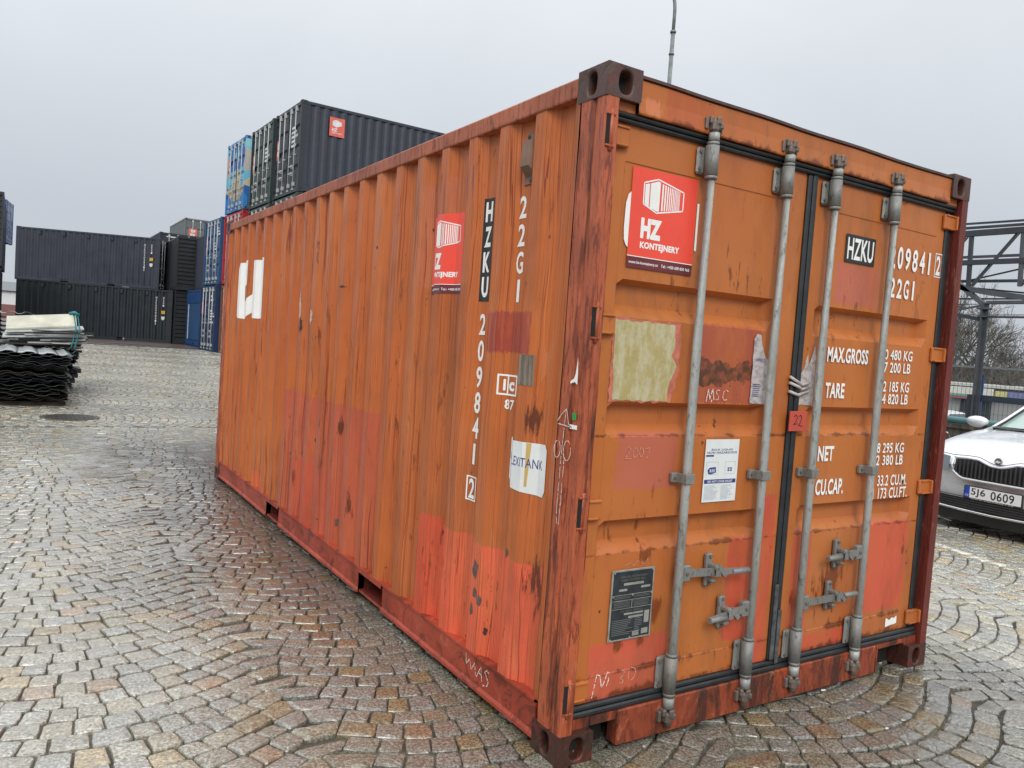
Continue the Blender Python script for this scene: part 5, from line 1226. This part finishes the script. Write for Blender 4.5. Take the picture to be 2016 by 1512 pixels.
# ------------------------------------------------------------------ steel frame hall under construction, on the right
st_m = plain('galv_frame_steel', (.085, .095, .105), .5, .2, var=.25, sc=2.0); st_d = plain('dark_frame_steel', (.040, .046, .054), .5, var=.25, sc=2.0)
fr = thing('lattice_canopy', 'open grey lattice roof frame on a column beyond the parked car', 'steel structure', (15, 0, -2))
def bm_(name, pts, w_, h_, mt, x=0.0):
    k_ = (16.73 + x) / 16.73; pts = [(-2.23 + (y + 2.23) * k_, 1.56 + (z - 1.56) * k_) for y, z in pts]
    for (ya, za), (yb, zb) in zip(pts[:-1], pts[1:]):
        b = MB(); b.beam((x, ya, za + 2), (x, yb, zb + 2), w_, h_); b.build(name, mt, fr)
YL, YR = 12.0, 1.0
def line(p, q):  # extend a measured chord from YL to YR
    s = (q[1] - p[1]) / (q[0] - p[0]); return [(YL, p[1] + s * (YL - p[0])), (YR, p[1] + s * (YR - p[0]))]
bm_('purlin', line((6.75, 4.76), (5.61, 4.73)), .06, .045, st_d, 2.6); bm_('purlin', line((6.75, 4.67), (5.60, 4.65)), .06, .055, st_d, 1.3)
bm_('top_chord', line((6.75, 4.55), (5.59, 4.54)), .10, .12, st_d); bm_('tie_beam', line((6.75, 4.06), (5.54, 4.04)), .06, .055, st_m, .9); bm_('middle_chord', line((6.74, 3.945), (5.53, 3.93)), .10, .10, st_d)
for k in range(-2, 5):
    o_ = (k) * 1.0; yp = 6.59 - o_ + (0 if k >= 0 else 0)
    bm_('lattice_post', [(yp, 4.50), (yp - .03, 3.42)], .07, .075, st_d if k % 2 == 0 else st_m)
    for dd_ in (-.025, .025): bm_('diagonal_brace', [(yp - .90 + dd_, 4.48), (yp - .09 + dd_, 3.44)], .03, .026, st_m, dd_)
bm_('sway_rod', [(9.0, 3.0), (6.74, 3.53), (5.52, 3.78), (3.0, 4.30)], .03, .030, st_d, .4)
bm_('lower_tie', line((6.37, 3.55), (5.49, 3.53)), .05, .06, st_m, .5)
bm_('arched_chord', [(8.6, 4.0), (7.6, 3.70), (6.77, 3.44), (6.1, 3.30), (5.46, 3.20), (4.2, 3.12), (2.4, 3.2)], .12, .11, st_m); bm_('arched_chord', [(7.6, 3.55), (6.54, 3.42), (5.47, 3.29), (4.0, 3.24)], .05, .035, st_d, .8)
bm_('haunch_beam', [(6.95, 3.66), (6.19, 3.05)], .12, .085, st_m); bm_('rear_beam', line((6.75, 3.19), (5.46, 3.17)), .05, .035, st_d, 1.6); bm_('eaves_beam', [(6.15, 3.11), (1.0, 3.10)], .10, .06, st_m)
bm_('corner_brace', [(7.4, 2.83), (6.23, 3.05)], .05, .035, st_m); bm_('side_rail', [(9.0, 3.1), (6.74, 2.85), (6.20, 2.75)], .08, .08, st_d); bm_('side_rail', [(6.12, 2.81), (1.0, 2.79)], .05, .04, st_d)
b = MB(); b.beam((0, 6.185, 0), (0, 6.185, 5.10), .16, .02); b.beam((-.07, 6.185, 0), (-.07, 6.185, 5.10), .012, .15); b.beam((.07, 6.185, 0), (.07, 6.185, 5.10), .012, .15); b.box((-.12, 6.09, 4.96), (.12, 6.28, 5.0)); b.box((-.11, 6.10, 4.80), (.11, 6.27, 4.83)); b.build('column', st_m, fr)
b = MB(); b.box((-.09, 6.12, 0), (.09, 6.32, 3.2)); b.build('column_stub', st_d, fr)
b = MB(); b.beam((0.1, 6.14, 3.14), (0.1, -2, 3.10), .10, .125); b.build('low_beam', plain('navy_beam', (.028, .040, .060), .5), fr)

# mesh fence behind, blue post
fe = thing('mesh_fence', 'tall wire mesh fence with grey top rail beyond the retaining wall', 'fence', (16, 0, -2)); gm = plain('fence_wire', (.10, .115, .12), .5)
b = MB(); b.beam((0, 14, 3.80), (0, 0, 3.77), .04, .045); b.build('top_rail', plain('fence_rail', (.26, .29, .30), .4), fe)
for y in range(1, 14, 2):
    if y != 7: b = MB(); b.beam((0, y + .35, 0), (0, y + .35, 3.8), .04, .04); b.build('fence_post', gm, fe)
b = MB()
for k in range(150): y = k * .09; b.beam((0.02, y, 1.3), (0.02, y, 3.77), .006, .006)
for k in range(9): b.beam((0.015, 14, 1.4 + k * .28), (0.015, 0, 1.38 + k * .28), .006, .006)
o = b.build('wire_mesh', gm, fe); o['kind'] = 'stuff'
b = MB(); b.beam((.08, 6.62, 0), (.08, 6.62, 3.62), .045, .045); b.build('fence_post', plain('blue_post', (.02, .07, .30), .5), fe)
for k, z in enumerate((4.55, 4.2)):
    pass
# retaining wall with the teal pipe and a looped cable
rw = thing('retaining_wall', 'low stained concrete retaining wall at the edge of the yard behind the car', 'wall', (11.45, 0, 0))
tw = MT('stained_concrete', .8); tw.color(tw.mix(tw.rng(tw.noise(1.0, k=(3, 9, 1.2), det=6, rough=.7), .4, .6), (.115, .10, .080), (.040, .035, .026))); tw.bump(tw.noise(14, det=5), .01)
b = MB(); b.box((0, -14, -2.2), (.25, 14, .70)); b.build('wall', tw.m, rw); b = MB(); b.box((-.04, -14, .70), (.29, 14, .765)); b.build('coping', tw.m, rw)
b = MB(); b.tube([(-.02, -14, .83), (-.02, 4, .83), (-.02, 14, .83)], .058, 12); tag(b.build('pipe', plain('teal_pipe', (.055, .16, .17), .3)), 'teal pipe running along the top of the retaining wall', 'pipe').location = (11.45, 0, 0)
b = MB(); b.tube([(9.9, 4.35, .75), (9.88, 4.1, .735), (9.86, 3.95, .72), (9.86, 3.9, .64), (9.88, 4.0, .575), (9.9, 4.2, .62), (9.92, 4.4, .70), (9.95, 4.6, .72), (10.2, 5.2, .3), (10.3, 5.4, .02)], .008, 6); tag(b.build('cable', plain('cream_cable', (.6, .55, .42), .5)), 'cream cable looped in the air behind the bonnet of the car', 'cable')

# ------------------------------------------------------------------ street level beyond: shops, vehicles, trees
wl_ = plain('shop_wall', (.36, .36, .35), .7, var=.1, sc=.6); sgn = [plain('sign_white', (.70, .70, .62), .5), plain('sign_blue', (.20, .22, .42), .5), plain('sign_yellow', (.62, .58, .25), .5), plain('sign_red', (.42, .14, .13), .5), plain('sign_teal', (.18, .38, .36), .5)]
glz = plain('dark_glass', (.05, .06, .065), .15)
sh = thing('shop_building', 'long low grey shop building with coloured signs across the street', 'shop', (50, 0, -2)); b = MB(); b.box((0, 8, 0), (8, 34, 2.95)); b.build('wall', wl_, sh)
b = MB(); b.box((-.3, 7.8, 2.96), (8, 34.2, 3.14)); b.build('roof', plain('shop_roof', (.55, .56, .52), .6), sh)
b = MB(); b.box((-.35, 22.6, 2.45), (-.28, 25.4, 2.9)); b.build('sign', sgn[0], sh); b = MB(); b.box((-.36, 22.6, 2.30), (-.28, 25.4, 2.44)); b.build('sign', sgn[4], sh)
b = MB(); b.box((-.36, 21.8, 2.45), (-.28, 22.5, 2.80)); b.build('sign', sgn[2], sh); b = MB(); b.box((-.36, 20.0, 2.45), (-.28, 21.75, 2.80)); b.build('sign', sgn[1], sh); b = MB(); b.box((-.36, 16.6, 2.5), (-.28, 18.6, 2.98)); b.build('sign', sgn[2], sh)
b = MB(); b.box((-.34, 22.6, 2.16), (-.28, 25.4, 2.29)); b.build('sign', sgn[3], sh)
for y in (10, 13, 16.5, 19, 22.8, 27, 30): b = MB(); b.box((-.05, y, .5), (.02, y + 1.9, 2.1)); b.build('window', glz, sh)
# box vans and cars parked in the street, simply built
def vehicle(label, cat, x, y, L_, W_, H_, c, deg, van=False, group=None):
    t_ = thing('parked_van' if van else 'parked_car', label, cat, (x, y, -2), R(deg), group); cm = plain('car_paint', c, .25, var=.05)
    b = MB(); bm = bmesh.new()
    prf = [(0, .35), (0, .75), (.9, .95), (1.5, H_ * .97), (2.0, H_), (L_ - .15, H_), (L_, .9), (L_, .35)] if van else [(0, .3), (0, .65), (1.0, .88), (1.75, H_ * .96), (2.1, H_), (3.3, H_ * .99), (4.0, .95), (L_, .85), (L_, .3)]
    v1 = [(x_, -W_/2, z_) for x_, z_ in prf]; v2 = [(x_, W_/2, z_) for x_, z_ in prf]; n_ = len(prf)
    b.poly(v1 + v2, [tuple(range(n_)), tuple(range(2*n_-1, n_-1, -1))] + [(i, (i+1) % n_, n_ + (i+1) % n_, n_ + i) for i in range(n_)])
    o = b.build('body', cm, t_); bv = o.modifiers.new('b', 'BEVEL'); bv.width = .08; bv.segments = 2
    b = MB(); 
    for s in (-1, 1): b.face([(1.35, s*(W_/2+.005), .98), (1.85, s*(W_/2+.005), H_*.93), ((2.6 if van else 3.2), s*(W_/2+.005), H_*.93), ((2.6 if van else 3.75), s*(W_/2+.005), .98)])
    b.build('side_window', glz, t_); b = MB(); k0, k1 = (prf[2], prf[3]); b.face([(k0[0] + .08 - .02, -W_*.42, k0[1] + .10), (k0[0] + .08 - .02, W_*.42, k0[1] + .10), (k1[0] - .06, W_*.38, k1[1] - .03), (k1[0] - .06, -W_*.38, k1[1] - .03)]); b.build('windscreen', glz, t_)
    for xx in (.8, L_ - .85):
        for s in (-1, 1): b = MB(); b.tube([(xx, s*(W_/2 - .2), .32), (xx, s*(W_/2 + .01), .32)], .32, 16); b.build('wheel', CM['rub'], t_)
vehicle('white van parked in the street, seen through the fence next to the column', 'van', 31, 13.4, 4.9, 1.9, 2.1, (.62, .64, .66), 95, True)
vehicle('white car in the street partly hidden by the wing mirror', 'car', 29.2, 11.2, 4.3, 1.75, 1.45, (.60, .62, .64), 100)
vehicle('silver van at the left of the street seen past the container', 'van', 33.5, 17.2, 4.9, 1.9, 2.1, (.50, .53, .55), 92, True)
vehicle('red small car in the street behind the fence', 'car', 36, 16.2, 4.0, 1.7, 1.45, (.45, .04, .05), 88)
vehicle('grey dark car in the street in front of the shop', 'car', 40, 20.5, 4.2, 1.75, 1.45, (.07, .08, .09), 90)
vehicle('white delivery van further up the street near the shop', 'van', 43, 22.8, 5.2, 2.0, 2.2, (.65, .66, .66), 90, True)
# dark hall behind the trees
dh = thing('warehouse', 'distant brown flat roofed warehouse behind the bare trees', 'warehouse', (78, 0, -2)); b = MB(); b.box((0, 14, 0), (14, 60, 4.3)); b.build('wall', plain('brown_wall', (.115, .105, .095), .8, sc=.5), dh); b = MB(); b.box((-.4, 13.6, 4.3), (14, 60, 4.6)); b.build('roof', plain('roof_red', (.14, .085, .075), .8, sc=.5), dh)
# bare winter trees
bark = plain('bark', (.125, .115, .100), .9, var=.3, sc=6)  # lightened bark, distance haze put into the colour
def tree(label, x, y, hgt, seed, group='bare trees beyond the street', z0=-2.0, dens=5):
    r_ = random.Random(seed); t_ = thing('bare_tree', label, 'tree', (x, y, z0), 0, group)
    tr = MB(); cr = MB()
    def grow(p, d, ln, rad, lv, mb):
        n_ = 3; pts = [p]; q = p.copy(); dd_ = d.copy()
        for i in range(n_):
            dd_ = (dd_ + Vector((r_.gauss(0, .10), r_.gauss(0, .10), r_.gauss(.03, .06)))).normalized(); q = q + dd_ * ln / n_; pts.append(q.copy())
        mb.tube(pts, rad, 5 if lv < 2 else 3, r2=rad * .6, caps=False)
        if lv >= 5: return
        for k in range(r_.randint(dens - 2, dens) if lv < 4 else 3):
            i = r_.randint(1, n_); a = r_.uniform(0, 2 * math.pi); sp_ = r_.uniform(.35, .85)
            u = dd_.cross(Vector((.3, .2, 1))).normalized(); v = dd_.cross(u)
            nd = (dd_ * math.cos(sp_) + (u * math.cos(a) + v * math.sin(a)) * math.sin(sp_)); nd.z += .12
            grow(pts[i], nd.normalized(), ln * r_.uniform(.55, .78), max(.015, rad * .55), lv + 1, cr)
    grow(Vector((0, 0, 0)), Vector((0, 0, 1)), hgt * .36, hgt * .016, 0, tr)
    tr.build('trunk', bark, t_); o = cr.build('crown', bark, t_)
tl_ = ['tall bare tree right behind the edge of the orange container', 'tall bare tree left of the steel column', 'slender bare tree directly behind the steel column', 'bare tree just right of the steel column', 'smaller bare tree near the right edge of the picture', 'low bare tree at the right edge of the picture', 'bare tree partly hidden behind the container edge']
tl_ += ['second tall bare tree behind the container edge, further back', 'back row bare tree left of the steel column', 'back row bare tree right of the steel column', 'back row low bare tree near the right edge of the picture']
for i, (x, y, h_) in enumerate(((56, 29.6, 12.0), (55, 28.0, 11.0), (57, 26.6, 10.2), (56, 25.0, 9.2), (55, 23.0, 7.6), (57, 22.0, 6.6), (58, 31.5, 12.0), (63, 32.5, 12.5), (62, 30.0, 11.5), (62, 27.6, 10.0), (62, 24.6, 8.2))): tree(tl_[i], x, y, h_, 20 + i)
# scrub between the trees: nobody could count the stems
r_ = random.Random(77); b = MB()
for i in range(2200):
    x = r_.uniform(53, 62); y = r_.uniform(16, 40); h_ = r_.uniform(1.5, 5.0); p = Vector((x, y, -2)); d = Vector((r_.gauss(0, .2), r_.gauss(0, .25), 1)).normalized()
    q = p + d * h_; b.tube([p, p + d * h_ * .5, q], .028, 3, r2=.008, caps=False)
    for k in range(3): s_ = p + d * h_ * r_.uniform(.3, .9); b.tube([s_, s_ + Vector((r_.gauss(0, .4), r_.gauss(0, .5), r_.uniform(.4, 1.2)))], .012, 3, r2=.005, caps=False)
o = b.build('scrub', bark); o['kind'] = 'stuff'; tag(o, 'dense leafless scrub growing under the bare trees across the street', 'scrub')
# overhead wires
for i, z in enumerate((5.45, 4.9)):
    b = MB(); pts = [(40, y, z - .12 * math.sin((y + 10) / 70 * math.pi)) for y in range(-10, 61, 5)]; b.tube(pts, .022, 4); tag(b.build('overhead_wire', plain('wire', (.05, .05, .05), .5)), ('upper' if i == 0 else 'lower') + ' overhead wire crossing in front of the bare trees', 'wire')
for y in (-10, 60):
    t_ = thing('utility_pole', 'grey utility pole carrying the overhead wires, ' + ('right' if y < 0 else 'left') + ' end', 'utility pole', (40, y, -2)); b = MB(); b.tube([(0, 0, 0), (0, 0, 8)], .12, 8, r2=.08); b.build('pole', st_m, t_)

# ------------------------------------------------------------------ the silver estate car
car = thing('parked_car', 'silver white estate car parked nose towards the orange container at the right edge', 'car', (6.36, 1.575, 0))
cp = MT('silver_white_paint', .22, .25); cp.color((.68, .71, .74)); cp.b.inputs['Coat Weight'].default_value = .6; cp.b.inputs['Coat Roughness'].default_value = .05; cp.rough(cp.rng(cp.noise(7, det=5), .3, .7, .20, .36)); cp = cp.m
tyre = plain('tyre_rubber', (.016, .016, .017), .7); plas = plain('black_plastic', (.014, .015, .017), .5); chrome = MT('chrome', .15, .9); chrome.color((.62, .64, .66)); chrome = chrome.m
alloy = plain('alloy', (.35, .36, .37), .35, .5); lampm = MT('headlamp_glass', .08, .3); lampm.color((.20, .24, .26)); lampm = lampm.m
gl = MT('windscreen_glass', .06, 0.0, .8); gl.color(gl.mix(gl.rng(gl.noise(1.4, det=3), .35, .65), (.30, .42, .37), (.42, .52, .48))); gl = gl.m  # pale mint base colour imitates the sky reflected in the glass
# local frame: X runs back from the nose, Y across, Z up
def sect(x):
    """half profile points (y, z) of the body shell at station x"""
    def ip(tab):
        for (a, va), (c, vc) in zip(tab[:-1], tab[1:]):
            if x <= c: t = (x - a) / (c - a); return va + (vc - va) * t
        return tab[-1][1]
    wb = ip([(0, .60), (.12, .78), (.45, .88), (1.3, .905), (3.8, .905), (4.4, .86), (4.66, .74)])
    sh_ = ip([(0, .66), (.10, .745), (.45, .84), (1.3, .945), (3.9, 1.00), (4.5, .98), (4.66, .90)])
    tp = ip([(0, .67), (.06, .755), (.45, .895), (1.05, .985), (1.25, 1.01), (2.05, 1.395), (2.5, 1.455), (3.6, 1.45), (4.25, 1.36), (4.55, 1.05), (4.66, .92)])
    tw_ = ip([(0, .45), (.25, .62), (1.05, .70), (1.25, .66), (2.05, .55), (3.6, .55), (4.3, .53), (4.66, .60)])
    bz = ip([(0, .24), (.3, .18), (4.2, .20), (4.66, .35)])
    gh = x > 1.1
    pts = [(wb * .90, bz), (wb * .985, bz + .12), (wb, .50), (wb * .995, sh_ - .12), (wb * .965, sh_ - .03), (wb * .93, sh_)]
    pts += [(tw_ + (wb * .93 - tw_) * .5 if gh else (wb * .93 + tw_) / 2 + .03, sh_ + (tp - sh_) * (.55 if gh else .55)), (tw_ + .02, tp - (.03 if gh else .015)), (tw_ * .62, tp + .004), (0, tp + .012)]
    return pts
xs_ = [0, .03, .08, .16, .28, .45, .62, .72, .82, 1.05, 1.22, 1.45, 1.75, 2.05, 2.3, 2.7, 3.1, 3.45, 3.6, 3.75, 4.0, 4.25, 4.45, 4.58, 4.66]
b = MB(); NP = 10
def bodyP(x, s, j): y, z = sect(x)[j]; return (x + .17 * (y / .9) ** 2.6 * max(0, 1 - x / .7), s * y, z)
def isglass(x, j): return (1.22 <= x < 2.05 and j in (6, 7, 8) and False) 
for s in (-1, 1):
    for xa, xb in zip(xs_[:-1], xs_[1:]):
        for j in range(NP - 1):
            mi = 0; xm = (xa + xb) / 2
            if 1.22 < xm < 2.05 and j >= 7: mi = 1
            if 1.55 < xm < 4.1 and j in (5, 6) : mi = 1
            if 4.25 < xm < 4.56 and j >= 7: mi = 1
            b.face([bodyP(xa, s, j), bodyP(xb, s, j), bodyP(xb, s, j + 1), bodyP(xa, s, j + 1)], mi, True)
# nose and tail closing faces
for x in (0, 4.66):
    for s in (-1, 1):
        for j in range(NP - 1): b.face([bodyP(x, s, j), bodyP(x, s, j + 1), (x + .0, 0, sect(x)[j + 1][1]), (x, 0, sect(x)[j][1])] if j < NP - 2 else [bodyP(x, s, j), bodyP(x, s, j + 1), (x, 0, sect(x)[j][1])], 0, True)
b.face([(.1, -.7, .2), (4.5, -.7, .2), (4.5, .7, .2), (.1, .7, .2)], 2)
body = b.build('body', [cp, gl, plas], car)
def nose(y, z, off=0.0):
    a = abs(y); 
    # distance of the front surface behind the nose plane
    x = .17 * (min(a, .9) / .9) ** 2.6 + (.02 * max(0, (.30 - z) / .1)) + .05 * max(0, (z - .62) / .15) ** 2
    return (x - .012 - off, y, z)
def nquad(b, box, off=0.0, mi=0, n=6, th=0.0):
    y0, z0, y1, z1 = box
    for i in range(n):
        a = y0 + (y1 - y0) * i / n; c = y0 + (y1 - y0) * (i + 1) / n; b.face([nose(a, z0, off), nose(c, z0, off), nose(c, z1, off), nose(a, z1, off)], mi)
def npoly(b, pts, off, mi=0): b.face([nose(y, z, off) for y, z in pts], mi)
# grille outline (y>0 is the near side of the picture's left)
def gtop(y): a = abs(y); return .685 + .045 * min(1, max(0, (a - .04) / .14)) ** 1.2 - .012 * max(0, (a - .3) / .15)
def gbot(y): a = abs(y); return .548 + .05 * max(0, (a - .30) / .10) ** 1.6 if a > .30 else .548
b = MB(); n_ = 40
for i in range(n_):
    ya = -.41 + .82 * i / n_; yb = -.41 + .82 * (i + 1) / n_
    b.face([nose(ya, gbot(ya), .012), nose(yb, gbot(yb), .012), nose(yb, gtop(yb), .012), nose(ya, gtop(ya), .012)])
b.build('grille', plas, car)
for s in (-1, 1):
    for k in range(10):
        y = s * (.022 + k * .040); b = MB(); z0_, z1_ = gbot(y) + .008, gtop(y) - .008
        b.box((nose(y, .6, .012)[0] - .016, y - .0055, z0_), (nose(y, .6, .012)[0] - .0005, y + .0055, z1_)); b.build('grille_slat', plain('slat', (.05, .055, .06), .35) if (k == 0 and s < 0) else bpy.data.materials['slat'], car)
b = MB()
for f_, o_ in ((gtop, .012), (lambda y: gbot(y) - .012, .0)):
    pts = [nose(-.42 + .84 * i / 30, f_(-.42 + .84 * i / 30) + (o_ if o_ else 0), .018) for i in range(31)]; b.tube(pts, .0125, 6)
for s in (-1, 1): b.tube([nose(s * .42, gbot(.42) - .01, .018), nose(s * .435, .66, .018), nose(s * .42, gtop(.42) + .01, .018)], .0125, 6)
b.build('grille_frame', cp, car)
# bonnet shut line above the grille
b = MB(); pts = [nose(-.78 + 1.56 * i / 40, gtop(min(.45, abs(-.78 + 1.56 * i / 40))) + .036 + .05 * max(0, abs(-.78 + 1.56 * i / 40) - .45), .006) for i in range(41)]; b.tube(pts, .0035, 4); b.build('bonnet_gap', CM['rub'], car)
b = MB(); p = nose(0, .752, .02); b.tube([(p[0] + .02, 0, .752), (p[0], 0, .752)], .040, 20); b.build('badge', plain('badge_rim', (.62, .64, .66), .25), car)
b = MB(); b.tube([(p[0] + .001, 0, .752), (p[0] - .002, 0, .752)], .031, 20, 0)
b.face([(p[0] - .004, y, .752 + z) for y, z in ((.026, -.010), (.006, -.012), (-.004, -.022), (-.006, -.010), (-.024, -.008), (-.020, .004), (0, .006), (.004, .016), (.014, .008), (.024, .002))], 1); b.build('badge_emblem', [plain('badge_dark', (.10, .11, .12), .4), plain('badge_silver', (.70, .72, .74), .3)], car)
for s in (-1, 1):
    b = MB(); npoly(b, [(s*.47, .735), (s*.60, .748), (s*.76, .775), (s*.80, .70), (s*.76, .62), (s*.47, .60)], .016); b.build('headlight', lampm, car)
    b = MB(); q = nose(s*.60, .67, .02); b.tube([(q[0] + .02, q[1], q[2]), q], .040, 16); b.build('headlight_bulb', chrome, car)
# lower bumper
b = MB(); nquad(b, (-.80, .235, .80, .345), .018, 0, 20); b.build('lower_intake', plas, car)
for i in range(4): b = MB(); nquad(b, (-.70, .250 + i*.024, .70, .258 + i*.024), .024, 0, 20); b.build('intake_bar', bpy.data.materials['slat'], car)
b = MB(); pts = [nose(-.86 + 1.72 * i / 30, .215 + .02 * abs(-.86 + 1.72 * i / 30), .030) for i in range(31)]; b.tube(pts, .013, 8); b.build('bumper_trim', chrome, car)
b = MB(); nquad(b, (-.84, .10, .84, .215), .004, 0, 20); b.build('chin_skirt', plas, car)
b = MB(); nquad(b, (-.86, .352, -.28, .358), .010, 0, 10); nquad(b, (.28, .352, .86, .358), .010, 0, 10); b.build('bumper_crease', plas, car)
# number plate: viewer's left is +y
NPf = lambda a, c, off: (nose(0, c, .034 + off)[0], a, c)
b = MB(); x_ = nose(0, .42, .034)[0]; b.cbox((x_ + .001, -.272, .345), (x_ + .03, .272, .478), .004, 3)
quad(b, (.262, .362, -.262, .470), NPf, 0.0, 0); quad(b, (.262, .362, .214, .470), NPf, .001, 1)
put_text(b, '5J6', (.200, .374, .065, .460), NPf, .001, .012, 2); put_text(b, '0609', (.015, .374, -.200, .460), NPf, .001, .012, 2); put_text(b, 'CZ', (.254, .374, .222, .392), NPf, .0015, .0, 0)
put_text(b, 'WWW.LIQUI-MOLY.CZ', (.20, .348, -.20, .358), NPf, .001, .0, 0)
b.build('number_plate', [plain('plate_white', (.72, .73, .73), .4, var=.03), plain('plate_blue', (.02, .07, .42), .4), M['black'], plas], car)
# mirrors, wheels, wipers, pillars
for s in (-1, 1):
    b = MB(); bm = bmesh.new(); bmesh.ops.create_icosphere(bm, subdivisions=3, radius=1.0)
    for v in bm.verts: v.co = Vector((1.52 + v.co.x * (.075 if v.co.x < 0 else .055), s * (.985 + v.co.y * .125), 1.045 + v.co.z * (.062 if v.co.z > 0 else .075)))
    b.bm(bm, 0, True); b.tube([(1.52, s*.80, .975), (1.53, s*.93, 1.0)], .028, 8, 1); b.build('wing_mirror', [cp, plas], car)
    for xx in (.86, 3.72):
        wh = MB(); wh.tube([(xx, s*.70, .315), (xx, s*.715, .315), (xx, s*.90, .315), (xx, s*.912, .315)], .312, 32); w_o = wh.build('wheel', tyre, car)
        r2_ = MB(); r2_.tube([(xx, s*.90, .315), (xx, s*.918, .315)], .205, 24)
        for k in range(5): a = k * 2 * math.pi / 5; r2_.beam((xx, s*.925, .315), (xx + .19*math.cos(a), s*.925, .315 + .19*math.sin(a)), .05, .02)
        r2_.build('rim', alloy, w_o)
        a_ = MB(); a_.tube([(xx, s*.60, .36), (xx, s*.8965 if False else s*.895, .36)], .36, 28); a_.build('wheel_arch', plas, car)
for y in (-.35, .30):
    b = MB(); b.tube([(1.16, y + .3, 1.005), (1.20, y, 1.028), (1.22, y - .32, 1.032)], .010, 5); b.build('wiper', plas, car)
b = MB(); b.face([(1.10, -.66, 1.0135), (1.24, -.62, 1.030), (1.24, .62, 1.030), (1.10, .66, 1.0135)]); b.build('scuttle', plas, car)
for s in (-1, 1):
    b = MB(); b.tube([bodyP(1.22, s, 7), bodyP(1.45, s, 7), bodyP(1.75, s, 7), bodyP(2.05, s, 7), bodyP(2.5, s, 7)], .030, 8); b.build('pillar', cp, car)
    b = MB(); b.tube([(q[0], q[1] * .96, q[2] + .012) for q in (bodyP(1.22, s, 7), bodyP(1.45, s, 7), bodyP(1.75, s, 7), bodyP(2.05, s, 7))], .014, 6); b.build('screen_seal', CM['rub'], car)
    b = MB()
    for x in (1.62, 2.62, 3.55): b.tube([bodyP(x, s, k) for k in (5, 6, 7)], .022, 6)
    b.build('door_pillar', CM['rub'], car)
